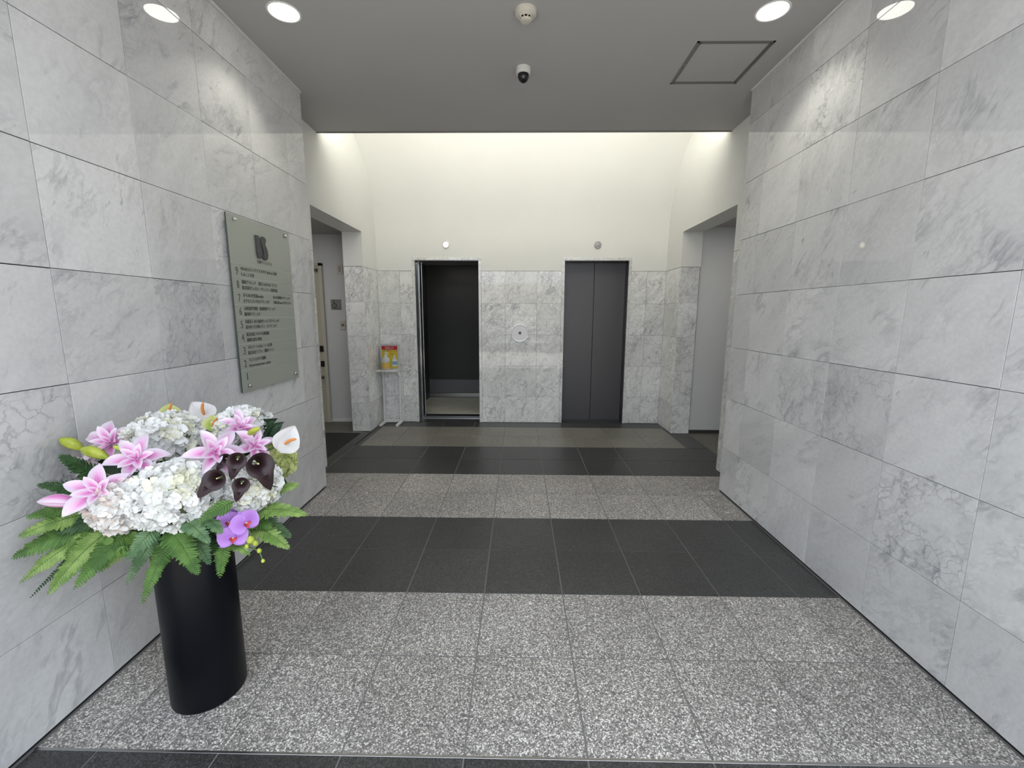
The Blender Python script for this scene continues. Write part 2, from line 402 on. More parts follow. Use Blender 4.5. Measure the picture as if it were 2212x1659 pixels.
# lobby side walls with their doorways (y 3.85 .. 5.07, up to 2.33)
DY0, DY1, DZ = 3.85, 5.072, 2.331
for side, x, s in (('left', LX, -1), ('right', RX, 1)):
    w = MB()
    xa, xb = x, x + s * 0.226
    # visible plaster
    w.box((xa, YE, 1.95), (xb, DY0, DZ)); w.box((xa, DY1, 1.95), (xb, YB + 0.1, DZ)); w.box((xa, YE - 0.02, DZ), (xb, YB + 0.15, 3.62))
    w.box((xa + s * TH, YE, -0.012), (xb, DY0, 1.95), 1); w.box((xa + s * TH, DY1 + TH, -0.012), (xb, YB + 0.1, 1.95), 1)
    ws = w.build('wall_lobby_' + side, (M['white_wall'], M['joint']), kind='structure')
    q = QL if s < 0 else QR
    panels(ws, q, x, [YE + .002, DY0], rz, M['marble_busy'], 0.002); panels(ws, q, x, [DY1, YB - .001], rz, M['marble_busy'], 0.002)
    cols = [x - 0.226, x - 0.001] if s < 0 else [x + 0.001, x + 0.216]
    panels(ws, QB, DY1, cols, rz, M['marble_busy'], 0.002)
    w2 = MB()   # jamb block behind the panels, corridor walls and ceiling
    if s < 0:
        w2.box((-3.6, 5.545, -0.012), (x - 0.226, 5.65, 2.5)); w2.box((-3.75, 3.2, -.012), (-3.6, 5.65, 2.5)); w2.box((-3.6, 3.2, -0.012), (x - 0.226, 3.35, 2.5))
        w2.box((x - 0.226, DY1 + TH, -0.012), (x - 0.2, 5.65, 2.45))
        w2.box((-3.7, 3.2, 2.385), (x - 0.226, 5.65, 2.5), 1)
    else:
        w2.box((x + 0.216, DY1 + 0.028, -0.012), (3.2, 5.3, 2.5)); w2.box((3.2, 3.2, -.012), (3.3, 5.3, 2.5)); w2.box((x + 0.226, 3.2, -0.012), (3.2, 3.35, 2.5))
        w2.box((x + 0.226, 3.2, 2.385), (3.3, 5.3, 2.5), 1)
    w2.build('wall_corridor_' + side, (M['corridor_wall'], M['ceiling']), kind='structure')
bbm = MB(); bbm.box((1.818, DY1 + 0.02, 0.0), (3.2, DY1 + 0.03, 0.042)); root_struct('baseboard_right', bbm, mat('dark_baseboard', (0.05, 0.048, 0.042, 1), 0.5))
bbm = MB(); bbm.box((-2.70, 5.535, 0.0), (-2.246, 5.546, 0.03)); root_struct('baseboard_left', bbm, M['white_trim'])

# ceiling of the passage, carried over the lobby edge as a light shelf
HX0, HX1, HY0, HY1 = 0.80, 1.252, 2.815, 3.287
cl = MB()
cl.box((XL - .22, 0.5, ZC), (HX0, YE, ZC + 0.05)); cl.box((HX1, 0.5, ZC), (XR + .22, YE, ZC + 0.05))
cl.box((HX0, 0.5, ZC), (HX1, HY0, ZC + 0.05)); cl.box((HX0, HY1, ZC), (HX1, YE, ZC + 0.05))
cl.box((LX, YE, ZC), (RX, 4.072, ZC + 0.05))
root_struct('ceiling', cl, M['ceiling'])
t = MB(); t.box((LX, 4.060, ZC - 0.006), (RX, 4.080, ZC + 0.060), 0, 0.002); root_struct('trim_4', t, M['alu'])
# building above and around, entrance side, and the street outside
bd = MB(); bd.box((-9, 0.5, ZC + 0.055), (LX - .3, 6.5, 5.0)); bd.box((RX + .3, 0.5, ZC + 0.055), (9, 6.5, 5.0)); bd.box((LX - .3, 0.5, ZC + 0.055), (RX + .3, 3.2, 5.0))
bd.box((LX - .3, 3.2, 3.65), (RX + .3, 6.5, 5.0)); bd.box((-9, 0.5, -0.1), (XL - 0.215, 0.6, 3.04)); bd.box((XR + 0.2, 0.5, -0.1), (9, 0.6, 3.04))
bd.box((-3.75, 5.8, 2.2), (3.3, 7.5, 3.6))
root_struct('wall_facade', bd, plaster('facade_stone', (0.5, 0.5, 0.48, 1), 0.7))
gr = MB(); gr.box((-14, -5.2, -0.15), (14, -0.46, -0.012)); root_struct('ground_pavement', gr, plaster('pale_paving', (0.50, 0.48, 0.45, 1), 0.8, 0.1, 20))
gr = MB(); gr.box((-14, -12, -0.2), (14, -5.2, -0.1)); root_struct('ground_road', gr, plaster('asphalt', (0.06, 0.06, 0.062, 1), 0.9, 0.1, 60))
gr = MB(); gr.box((-16, -16, -0.2), (16, -15.5, 3.2)); root_struct('wall_opposite', gr, plaster('opposite_facade', (0.45, 0.43, 0.40, 1), 0.8, 0.1, 8))
hd = MB()
for i in range(900):
    x = random.uniform(-7, 7); c0 = Vector((x, -5.0 - random.random() * .5, random.uniform(-.1, .75)))
    if abs(x) < 0.9: continue
    dx = Vector([random.uniform(-.12, .12) for _ in range(3)]); dz = Vector([random.uniform(-.12, .12) for _ in range(3)])
    hd.add([c0 - dx, c0 - dz, c0 + dx, c0 + dz], [(0, 1, 2, 3)])
o = hd.build('hedge', mat('hedge_leaves', (0.03, 0.07, 0.02, 1), 0.6), kind='stuff'); o['label'] = 'clipped green hedge across the pavement, seen only in reflections'; o['category'] = 'hedge'

# ---------------------------------------------------------------- elevator surrounds, doors and car
def surround(parent, x0, x1):
    w = 0.034
    for nm, a, b in (('frame_left', (x0 - w, YB - 0.006, 0.002), (x0, YB + 0.05, EH)), ('frame_right', (x1, YB - 0.006, 0.002), (x1 + w, YB + 0.05, EH)), ('frame_head', (x0 - w, YB - 0.006, EH + .001), (x1 + w, YB + 0.05, EH + w))):
        m = MB(); m.box(a, b, 0, 0.0015); m.build(nm, M['marble_busy'], parent)
    m = MB(); m.box((x0, YB + .012, 0.0), (x0 + .004, YB + .165, EH)); m.box((x1 - .004, YB + .012, 0.0), (x1, YB + .165, EH)); m.box((x0, YB + .012, EH - .006), (x1, YB + .165, EH))
    m.build('steel_jamb', M['steel_dark'], parent)
right_el = thing('elevator_entrance', 'closed elevator entrance with two dark grey door leaves in a marble surround', 'elevator', ((ER0 + ER1) / 2, YB, 0))
left_el = thing('elevator_entrance', 'open elevator entrance with marble surround showing the dark car inside', 'elevator', ((EL0 + EL1) / 2, YB, 0))
def local(o):   # keep world coordinates for parts modelled in place
    m = Matrix.Translation(-o.location)
    for c in o.children: c.location = Vector(c.location) - o.location
for root, x0, x1 in ((right_el, ER0, ER1), (left_el, EL0, EL1)):
    surround(root, x0, x1)
    m = MB(); m.box((x0, YB + 0.02, -0.011), (x1, YB + 0.165, 0.001)); m.build('threshold', M['dark_granite'], root)
    m = MB(); m.box((x0, YB + 0.165, -0.011), (x1, YB + 0.225, 0.004)); m.box((x0, YB + 0.185, 0.004), (x1, YB + 0.189, 0.006)); m.box((x0, YB + 0.203, 0.004), (x1, YB + 0.207, 0.006)); m.build('sill', M['steel'] if root is left_el else M['steel_dark'], root)
xm = (ER0 + ER1) / 2
for a, b in ((ER0 - 0.02, xm - 0.002), (xm + 0.002, ER1 + 0.02)):
    m = MB(); m.box((a, YB + 0.17, 0.008), (b, YB + 0.20, EH + 0.02), 0, 0.003); d = m.build('door_leaf', M['door_paint'], right_el)
m = MB(); m.box((xm - 0.0035, YB + 0.175, 0.008), (xm + 0.0035, YB + 0.18, EH)); m.build('door_seal', M['black_matte'], right_el)
m = MB(); m.box((ER0, YB + 0.205, -.01), (ER1, YB + 0.24, EH + .1)); m.build('shaft_back', M['black_matte'], right_el)
m = MB(); m.box((EL0 - 0.36, YB + 0.17, 0.008), (EL0 + 0.012, YB + 0.20, EH + 0.02), 0, 0.003); m.build('door_leaf', M['chrome'], left_el)
m = MB(); m.box((EL1 + 0.01, YB + 0.17, 0.008), (EL1 + 0.38, YB + 0.20, EH + 0.02), 0, 0.003); m.build('door_leaf', M['door_paint'], left_el)
local(right_el); local(left_el)

car = thing('elevator_car', 'elevator car standing open behind the left entrance, dark walls and beige floor', 'elevator', (-1.14, 6.6, 0))
CX0, CX1, CY0, CY1 = -1.76, -0.52, 5.98, 7.28
m = MB(); m.box((CX0, CY0 + 0.07, -0.02), (CX1, CY1, 0.0)); m.build('car_floor', M['car_floor'], car)
m = MB(); m.box((CX0, CY0 - 0.12, -0.03), (CX1, CY0 + 0.069, -0.004)); m.build('floor_edge', M['black_matte'], car)
m = MB(); m.box((EL0 - .05, YB + 0.255, -0.02), (EL1 + .05, YB + 0.31, 0.004)); m.box((EL0 - .05, YB + .28, .004), (EL1 + .05, YB + .284, .006)); m.build('car_sill', M['steel'], car)
m = MB(); m.box((CX0 - .03, CY1, -0.02), (CX1 + .03, CY1 + 0.03, 2.25)); m.build('back_wall', M['car_wall'], car)
for nm, x in (('side_wall', CX0), ('side_wall', CX1)):
    s = -1 if x == CX0 else 1
    m = MB(); m.box((x, CY0 + 0.05, -0.02), (x + s * 0.03, CY1 + .03, 2.25)); m.build(nm, M['car_wall'], car)
m = MB(); m.box((CX0 + .004, CY1 - 0.004, 0.085), (CX1 - .004, CY1, 0.309)); m.build('kick_plate', mat('dull_steel', (0.16, 0.16, 0.165, 1), 0.5, 0.4), car)
m = MB(); m.box((CX0 + .002, CY1 - 0.012, 0.010), (CX1 - .002, CY1, 0.076), 0, 0.001); m.build('skirting', M['steel'], car)
m = MB(); m.box((CX0, CY0 + 0.05, 2.23), (CX1, CY1, 2.27)); m.build('car_ceiling', M['car_wall'], car)
m = MB(); m.box((CX0, CY0 - 0.02, -0.02), (EL0 - 0.005, CY0 + 0.05, 2.27), 0, 0.004); m.box((EL1 + 0.02, CY0 - 0.02, -0.02), (CX1, CY0 + 0.05, 2.27), 0, 0.004); m.build('front_return', M['steel_dark'], car)
m = MB(); m.box((EL0 + .012, YB + 0.26, 0.01), (EL0 + 0.030, YB + 0.30, EH), 0, 0.003); m.build('car_door', M['chrome'], car)
local(car)
light('car_light', 'AREA', (-1.14, 6.6, 2.2), 14.0, (1.0, 0.97, 0.9), (0, 0, -1), shape='SQUARE', size=0.6)

for x, lit, lab in ((-1.144, True, 'small round indicator lamp lit warm white above the left elevator'), (0.736, False, 'small round indicator lamp unlit above the right elevator')):
    t = thing('elevator_indicator', lab, 'lamp', (x, YB - 0.003, 2.262))
    m = MB(); m.lathe([(0.044, 0.0), (0.044, -0.012), (0.036, -0.016), (0.032, -0.010), (0.032, -0.004)], 40, 0, (0, 0, 0), 'y'); m.build('bezel', M['white_plastic'] if lit else M['steel'], t)
    m = MB(); m.lathe([(0.034, -0.005), (0.030, -0.012), (0.015, -0.017), (0.0005, -0.018)], 40, 0, (0, 0, 0), 'y'); m.build('lens', M['indicator_lit'] if lit else mat('frosted_lens', (0.42, 0.42, 0.41, 1), 0.4), t)

t = thing('call_button_plate', 'round brushed steel call button plate on the marble between the elevators', 'button', (-0.218, YB, 1.178))
m = MB(); m.lathe([(0.112, 0.0), (0.112, -0.012), (0.109, -0.014), (0.103, -0.013), (0.101, -0.008)], 64, 0, (0, 0, 0), 'y'); m.build('rim', M['chrome'], t)
m = MB(); m.lathe([(0.102, -0.009), (0.0005, -0.009)], 64, 0, (0, 0, 0), 'y'); m.build('plate', mat('satin_plate', (0.74, 0.72, 0.73, 1), 0.45, 0.15), t)
m = MB(); m.box((-0.015, -0.016, -0.015), (0.015, -0.009, 0.015), 0, 0.001); bt = m.build('button', M['black'], t)
m = MB(); m.add([(-0.006, -0.0175, -0.006), (0.006, -0.0175, -0.006), (0, -0.0175, 0.007)], [(0, 1, 2)]); m.build('arrow', mat('arrow_grey', (0.4, 0.4, 0.4, 1), 0.5), bt)

# ---------------------------------------------------------------- ceiling fittings
for x, y, lab in ((-1.483, 2.548, 'lit round recessed downlight beside the left marble wall'), (1.088, 2.566, 'lit round recessed downlight beside the right marble wall')):
    t = thing('downlight', lab, 'ceiling light', (x, y, ZC))
    m = MB(); m.lathe([(0.086, 0.0), (0.086, -0.003), (0.078, -0.004), (0.072, 0.0), (0.070, 0.004)], 48, 0); m.build('trim_ring', M['white_trim'], t)
    m = MB(); m.lathe([(0.0745, -0.0015), (0.0005, -0.0015)], 48, 0); m.build('diffuser', M['lamp_glow'], t)
    light('downlight_beam', 'SPOT', (x, y, ZC - 0.012), 17.0, (1.0, 0.985, 0.88), (0, 0, -1), spot_size=math.radians(115), spot_blend=0.55, shadow_soft_size=0.06)

t = thing('smoke_detector', 'cream round smoke detector on the grey ceiling', 'smoke detector', (-0.204, 2.548, ZC))
m = MB(); m.lathe([(0.056, 0.0), (0.056, -0.020), (0.052, -0.026), (0.030, -0.030), (0.030, -0.034)], 40); m.build('base', M['cream_plastic'], t)
m = MB(); m.lathe([(0.026, -0.028), (0.026, -0.044)], 32, 0); m.build('chamber', M['black_matte'], t)
m = MB()
for k in range(10):
    a = 2 * PI * k / 10; ca, sa = math.cos(a), math.sin(a)
    m.tube([(0.036 * ca, 0.036 * sa, -0.028), (0.030 * ca, 0.030 * sa, -0.046)], 0.0035, 6)
m.lathe([(0.032, -0.044), (0.030, -0.050), (0.018, -0.054), (0.0005, -0.055)], 32); m.lathe([(0.032, -0.044), (0.0005, -0.044)], 32)
m.build('sensor_cap', M['cream_plastic'], t)
t = thing('security_camera', 'small white dome camera with black lens hanging from the ceiling', 'camera', (-0.212, 3.085, ZC))
m = MB(); m.lathe([(0.047, 0.0), (0.047, -0.028), (0.045, -0.036), (0.036, -0.038)], 40); m.build('housing', M['white_plastic'], t)
m = MB(); m.lathe([(0.036, -0.036), (0.035, -0.055), (0.029, -0.072), (0.016, -0.084), (0.0005, -0.088)], 40); m.build('dome', M['black'], t)
m = MB(); m.disc(0.004, (0, 0, 0), 12, 0, 'y'); m.build('lens_glint', M['chrome'], t, loc=(0.002, -0.0335, -0.062))

t = thing('access_hatch', 'square ceiling access hatch with a grey metal double frame', 'hatch', ((HX0 + HX1) / 2, (HY0 + HY1) / 2, ZC))
hx, hy = (HX1 - HX0) / 2, (HY1 - HY0) / 2
m = MB(); w = 0.012
for k, (ox, z) in enumerate(((0.0, -0.003), (0.0165, -0.0015))):
    ax, ay = hx - ox, hy - ox; ww = 0.014 if k == 0 else 0.009
    m.box((-ax, -ay, z), (ax, -ay + ww, 0.02)); m.box((-ax, ay - ww, z), (ax, ay, 0.02)); m.box((-ax, -ay, z), (-ax + ww, ay, 0.02)); m.box((ax - ww, -ay, z), (ax, ay, 0.02))
m.build('hatch_frame', M['alu'], t)
m = MB(); m.box((-hx + .026, -hy + .026, 0.001), (hx - .026, hy - .026, 0.02)); m.build('hatch_panel', M['ceiling'], t)
m = MB(); m.lathe([(0.006, -0.003), (0.004, -0.006), (0.0005, -0.006)], 12); m.build('latch', M['steel'], t, loc=(-hx + 0.012, 0.0, 0))
m = MB(); m.box((-hx - .01, -hy - .01, 0.02), (hx + .01, hy + .01, 0.05)); m.build('backing', M['black_matte'], t)

# ---------------------------------------------------------------- lettering
def text(body, size, parent, loc, q, m, width=None, ext=0.0006, name='lettering', align='LEFT', bold=0.0, sx=1.0):
    c = bpy.data.curves.new(name, 'FONT'); c.body = body; c.size = size; c.extrude = ext; c.align_x = align; c.offset = bold
    c.resolution_u = 3; c.materials.append(m)
    o = bpy.data.objects.new(name, c); COL.objects.link(o); o.parent = parent; o.location = loc
    o.rotation_mode = 'QUATERNION'; o.rotation_quaternion = q
    bpy.context.view_layer.update()
    me = bpy.data.meshes.new_from_object(o.evaluated_get(bpy.context.evaluated_depsgraph_get()))
    bpy.data.objects.remove(o); r = put(name, me, parent, loc, q)
    xs = [p.co.x for p in me.vertices]
    if width and xs:
        k = width / (max(xs) - min(xs))
        for p in me.vertices: p.co.x *= k
    return r

# ---------------------------------------------------------------- tenant directory on the left wall
M['sign_glass'] = mat('frosted_green_glass', (0.32, 0.335, 0.285, 1), 0.22, Transmission_Weight=0.0, Coat_Weight=0.4, Coat_Roughness=0.04)
M['sign_edge'] = mat('green_glass_edge', (0.055, 0.075, 0.06, 1), 0.1)
M['sign_line'] = mat('etched_line', (0.38, 0.41, 0.36, 1), 0.4)
M['sign_ink'] = mat('dark_sign_ink', (0.075, 0.080, 0.068, 1), 0.6)
M['logo'] = mat('dark_logo', (0.058, 0.056, 0.058, 1), 0.45)
SX = -1.788; SY0, SY1, SZ0, SZ1 = 2.378, 3.010, 0.968, 1.945
sg = thing('directory_sign', 'tall green frosted glass directory sign on the left marble wall', 'sign', (SX, (SY0 + SY1) / 2, SZ0))
cy = (SY0 + SY1) / 2
m = MB(); hy = (SY1 - SY0) / 2; H = SZ1 - SZ0
m.box((-0.008, -hy, 0), (0.0, hy, H)); me = m.mesh('glass', M['sign_glass'], M['sign_edge'])
for p in me.polygons:
    if abs(p.normal.x) < 0.5: p.material_index = 1
put('glass_plate', me, sg)
for y in (-hy + 0.058, hy - 0.058):
    for z in (0.034, H - 0.026):
        m = MB(); m.lathe([(0.0065, -0.022), (0.0065, 0.001), (0.0105, 0.001), (0.0105, 0.013), (0.0095, 0.0145), (0.0005, 0.0145)], 20, 0, (0, 0, 0), 'x'); m.build('standoff', M['chrome'], sg, loc=(0, y, z))
for k in range(9):
    z = 1.683 - SZ0 - 0.0737 * k
    m = MB(); m.box((0.0, -hy + 0.003, z - 0.0012), (0.0008, hy - 0.003, z + 0.0012)); m.build('divider', M['sign_line'], sg)
# logo: two curved bars side by side, a leaning double stroke
def poly(parent, pts, z0, z1, m, name, loc, q):
    n = len(pts); v = [(x, y, z0) for x, y in pts] + [(x, y, z1) for x, y in pts]
    f = [tuple(reversed(range(n))), tuple(range(n, 2 * n))] + [(i, (i + 1) % n, n + (i + 1) % n, n + i) for i in range(n)]
    return put(name, new_mesh(name, v, f, (m,)), parent, loc, q)
lg = [(-.055, .065), (-.030, .066), (-.020, .052), (-.016, .020), (-.002, -.018), (-.004, -.042), (-.016, -.062), (-.034, -.066), (-.046, -.060), (-.053, -.040)]
poly(sg, lg, 0.0, 0.010, M['logo'], 'logo', (0.001, 2.672 - cy, 1.802 - SZ0), QL)
lg = [(-.012, .050), (-.002, .062), (.014, .068), (.028, .064), (.042, .052), (.030, .030), (.026, .020), (.040, .008), (.050, -.014), (.050, -.042), (.040, -.062), (.020, -.070), (.004, -.064), (-.008, -.054), (.003, -.036), (.006, -.016), (-.006, .012), (-.014, .030)]
poly(sg, lg, 0.0, 0.010, M['logo'], 'logo', (0.001, 2.678 - cy, 1.802 - SZ0), QL)
text('天神アイエスビル', 0.022, sg, (0.0005, 2.622 - cy, 1.708 - SZ0), QL, M['sign_ink'], 0.155)
rowsT = [('9', [('VISAGEスキンケアスタジオ BALI in 天神', 0.365, 0.052), ('らふニコ 天神', 0.118, 0.052)]),
 ('8', [('福岡グラティア', 0.135, 0.052), ('株式会社ウィルエージェンシー天神支店', 0.360, 0.052)]),
 ('7', [('きらめき薬局tenjin', 0.195, 0.052, ), ('ますもとメンタルクリニック', 0.255, 0.052)]),
 ('6', [('天神保健管理科・形成美容クリニック', 0.315, 0.052), ('橋内科クリニック', 0.150, 0.052)]),
 ('5', [('医療法人 山口会(産)ウィメンズクリニック', 0.350, 0.052), ('高木ゆう子天神レディースクリニック', 0.315, 0.052)]),
 ('4', [('株式会社アカベ天神福岡', 0.225, 0.052), ('福岡支店天神店', 0.145, 0.052)]),
 ('3', [('マルコン・シャルム・トール天神', 0.245, 0.052), ('株式会社ナプティ', 0.145, 0.052)]),
 ('2', [('ウエラスタジオ福岡', 0.165, 0.052), ('Entertainment salon', 0.215, 0.052)]), ('1', [])]
for k, (d, lines) in enumerate(rowsT):
    zt_ = 1.683 - SZ0 - 0.0737 * k
    text(d, 0.060, sg, (0.0005, 2.412 - cy + 0.001, zt_ - 0.058), QL, M['sign_ink'], 0.020 if d != '1' else 0.007, name='floor_number')
    for j, ln in enumerate(lines):
        text(ln[0], 0.0225, sg, (0.0005, 2.458 - cy, zt_ - 0.030 - 0.031 * j), QL, M['sign_ink'], ln[1], bold=0.0004)
text('脱毛 LACOCO ララコ', 0.0225, sg, (0.0005, 2.458 + .160 - cy, 1.683 - SZ0 - 0.0737 - 0.030), QL, M['sign_ink'], 0.195, bold=0.0004)
text('福岡オフィス', 0.0225, sg, (0.0005, 2.458 + .160 - cy, 1.683 - SZ0 - 0.0737 * 6 - 0.061), QL, M['sign_ink'], 0.105, bold=0.0004)
for j, s in enumerate(('はせ川歯科クリニック', '有限会社moriプロジェクト')):
    text(s, 0.0205, sg, (0.0005, 2.760 - cy, 1.683 - SZ0 - 0.1474 - 0.030 - 0.031 * j), QL, M['sign_ink'], 0.205 + .01 * j, bold=0.0004)

# ---------------------------------------------------------------- left corridor: door, switch plates, toilet sign
d1 = MB(); d1.box((-3.3, 5.515, 0.0), (-2.742, 5.542, 2.0)); door1 = root_struct('door_1', d1, M['door_beige'])
for (a, b) in (((-2.742, 5.505, 0.0), (-2.698, 5.546, 2.035)), ((-3.3, 5.505, 2.0), (-2.698, 5.546, 2.035))):
    m = MB(); m.box(a, b, 0, 0.002); m.build('door_frame', mat('door_frame_beige', (0.55, 0.52, 0.43, 1), 0.5), door1)
for z in (0.965, 0.77):
    m = MB(); m.box((-2.785, 5.500, z - .035), (-2.735, 5.516, z + .04), 0, 0.003); m.build('lock_plate', M['black'], door1)
m = MB(); m.lathe([(0.01, 0.0), (0.01, -0.03), (0.022, -0.034), (0.024, -0.05), (0.0005, -0.058)], 20, 0, (0, 0, 0), 'y'); m.build('door_knob', M['steel_dark'], door1, loc=(-2.762, 5.515, 0.60))
m = MB(); m.box((-3.3, 5.47, 1.935), (-2.75, 5.515, 1.965), 0, 0.002); m.build('door_closer', M['steel_dark'], door1)
for (x, z, w, h, lab, kw) in ((-2.483, 1.964, .072, .12, 'beige rectangular wall plate at the top of the left corridor wall', 'top'), (-2.482, 1.270, .072, .118, 'beige switch plate with small button below the accessible toilet sign', 'low')):
    t = thing('switch_plate', lab, 'switch', (x, 5.545, z))
    m = MB(); m.box((-w / 2, -0.010, -h / 2), (w / 2, 0.0, h / 2), 0, 0.003); m.build('plate', M['cream_plastic'], t)
    m = MB(); m.box((-.017, -0.014, -.036 if kw == 'top' else -.016), (.017, -0.010, .036 if kw == 'top' else .016), 0, 0.002); m.build('switch', mat('switch_key', (0.40, 0.37, 0.31, 1) if kw == 'top' else (0.22, 0.2, 0.16, 1), 0.5), t)
t = thing('toilet_sign', 'square grey metal sign with a wheelchair symbol on the corridor wall', 'sign', (-2.556, 5.545, 1.526))
m = MB(); m.box((-.066, -0.006, -.065), (.066, 0.0, .065), 0, 0.001); m.build('sign_plate', mat('grey_sign_plate', (0.24, 0.24, 0.225, 1), 0.4, 0.3), t)
ic = MB(); yq = -0.008; cx0, cz0 = -0.022, -0.006
arc = [(cx0 + 0.024 * math.cos(a), yq, cz0 - 0.006 + 0.024 * math.sin(a)) for a in [math.radians(120 + 11 * k) for k in range(21)]]
ic.tube(arc, 0.0026, 6); ic.tube([(-.026, yq, .036), (-.024, yq, .006), (0.002, yq, .004), (.010, yq, -.024), (.020, yq, -.020)], 0.0032, 6); ic.tube([(-.025, yq, .020), (-.004, yq, .018)], 0.0028, 6); ic.lathe([(0.0066, 0), (0.0066, -.002), (0.0004, -.002)], 14, 0, (-0.026, -0.006, 0.047), 'y')
ic.build('wheelchair_symbol', M['black_matte'], t)
text('多目的トイレ', 0.018, t, (-0.03, -0.0065, -0.054), QB, M['black_matte'], 0.085)

# ---------------------------------------------------------------- hand sanitiser stand
st = thing('sanitizer_stand', 'white steel stand with small shelf and poster holder in the left corner', 'stand', (-1.87, 5.40, 0))
def sp(nm, a, b, ch=0.002, m=None, par=None):
    k = MB(); k.box(a, b, 0, ch); return k.build(nm, m or M['white_steel'], par or st)
o0 = st.location
def L(x, y, z): return (x - o0.x, y - o0.y, z)
sp('post', L(-1.988, 5.475, .0), L(-1.964, 5.500, 1.00)); sp('post', L(-1.778, 5.475, .0), L(-1.754, 5.500, 1.00))
sp('foot', L(-1.992, 5.285, .004), L(-1.958, 5.545, .030), 0.003); sp('foot', L(-1.782, 5.285, .004), L(-1.748, 5.545, .030), 0.003)
sp('crossbar', L(-1.964, 5.478, .012), L(-1.778, 5.498, .050)); sp('shelf', L(-2.006, 5.300, .700), L(-1.752, 5.476, .714))
for x in (-1.990, -1.760):
    v = [L(x, 5.474, .700), L(x, 5.474, .625), L(x, 5.33, .700), L(x - .004, 5.474, .700), L(x - .004, 5.474, .625), L(x - .004, 5.33, .700)]
    put('bracket', new_mesh('bracket', v, [(0, 1, 2), (5, 4, 3), (0, 3, 4, 1), (1, 4, 5, 2), (2, 5, 3, 0)], (M['white_steel'],)), st)
sf = sp('poster_frame', L(-1.994, 5.456, .712), L(-1.750, 5.474, 1.035), 0.004, mat('frame_silver', (0.5, 0.5, 0.49, 1), 0.4, 0.3))
m = MB(); m.box(L(-1.972, 5.4535, .732), L(-1.772, 5.4565, 1.012)); m.build('poster', mat('poster_yellow', (0.60, 0.45, 0.045, 1), 0.4), st)
m = MB(); m.box(L(-1.972, 5.4525, .962), L(-1.772, 5.4538, 1.012)); m.build('poster_header', mat('poster_red', (0.42, 0.012, 0.02, 1), 0.4), st)
wh = mat('poster_white', (0.8, 0.8, 0.78, 1), 0.5); dk = mat('poster_brown', (0.16, 0.05, 0.02, 1), 0.5)
text('ご自由にお使いください', 0.016, st, L(-1.872, 5.452, .989), QB, wh, 0.125, 0.0002, align='CENTER')
text('感染予防のために', 0.013, st, L(-1.872, 5.452, .971), QB, wh, 0.10, 0.0002, align='CENTER')
text('手指消毒用アルコール', 0.016, st, L(-1.872, 5.4528, .940), QB, dk, 0.185, 0.0002, align='CENTER')
text('ご利用後は', 0.009, st, L(-1.872, 5.4528, .912), QB, dk, 0.05, 0.0002); text('しっかり乾燥', 0.009, st, L(-1.872, 5.4528, .898), QB, dk, 0.05, 0.0002)
bw = mat('printed_white', (0.62, 0.68, 0.70, 1), 0.5); bb = mat('printed_blue', (0.16, 0.36, 0.52, 1), 0.5)
pr = MB(); yq = 5.4528 - o0.y
outline = [(-.030, 0), (.030, 0), (.030, .078), (.022, .095), (.009, .104), (.009, .140), (-.009, .140), (-.009, .104), (-.022, .095), (-.030, .078)]
pr.add([(-1.812 - o0.x + a, yq, .752 + b) for a, b in outline], [tuple(range(10))])
pr.add([(-1.812 - o0.x + a, yq - .0004, .752 + b) for a, b in ((-.030, .020), (.030, .020), (.030, .062), (-.030, .062))], [(0, 1, 2, 3)], 1)
pr.build('printed_bottle', (bw, bb), st)
bt = thing('pump_bottle', 'white pump bottle with yellow label standing on the sanitizer stand shelf', 'bottle', (-1.904, 5.385, 0.7145))
m = MB(); m.lathe([(0.0005, 0), (0.046, 0.0), (0.050, 0.004), (0.050, 0.120), (0.047, 0.140), (0.036, 0.158), (0.019, 0.170), (0.016, 0.178), (0.0005, .178)], 36); m.build('bottle_body', mat('milky_plastic', (0.70, 0.71, 0.68, 1), 0.3, Transmission_Weight=0.25), bt)
m = MB(); m.lathe([(0.0508, 0.018), (0.0508, 0.098)], 36); m.build('bottle_label', mat('label_yellow', (0.62, 0.42, 0.08, 1), 0.5), bt)
m = MB(); m.lathe([(0.019, 0.172), (0.019, 0.190), (0.010, 0.196), (0.006, 0.198), (0.006, 0.218), (0.0005, 0.218)], 24); m.build('pump_collar', M['white_plastic'], bt)
m = MB(); m.tube([(-0.010, 0, 0.222), (0.008, -0.002, 0.224), (0.024, -0.006, 0.214), (0.032, -0.008, 0.192)], [0.008, 0.009, 0.006, 0.004], 10); m.build('pump_spout', M['white_plastic'], bt)
HYD = [
  ((-1.295, 1.270, 0.852), 0.1341, 0.1137, 'large white hydrangea head at the front centre of the arrangement', 'white', 200),
  ((-1.447, 1.230, 0.832), 0.0796, 0.0796, 'blush tinged white hydrangea head left of the largest one', 'blush', 110),
  ((-1.507, 1.500, 0.957), 0.1416, 0.1045, 'white hydrangea head at the top above the largest one', 'white', 150),
  ((-1.264, 1.560, 0.985), 0.0975, 0.0836, 'white hydrangea head at the upper right behind a pink lily', 'white', 110),
  ((-1.116, 1.360, 0.845), 0.0837, 0.0837, 'white hydrangea head at the right beneath the dark callas', 'white', 110),
  ((-1.130, 1.550, 0.873), 0.0524, 0.0734, 'yellow green hydrangea head behind the right white anthurium', 'green', 45),
]
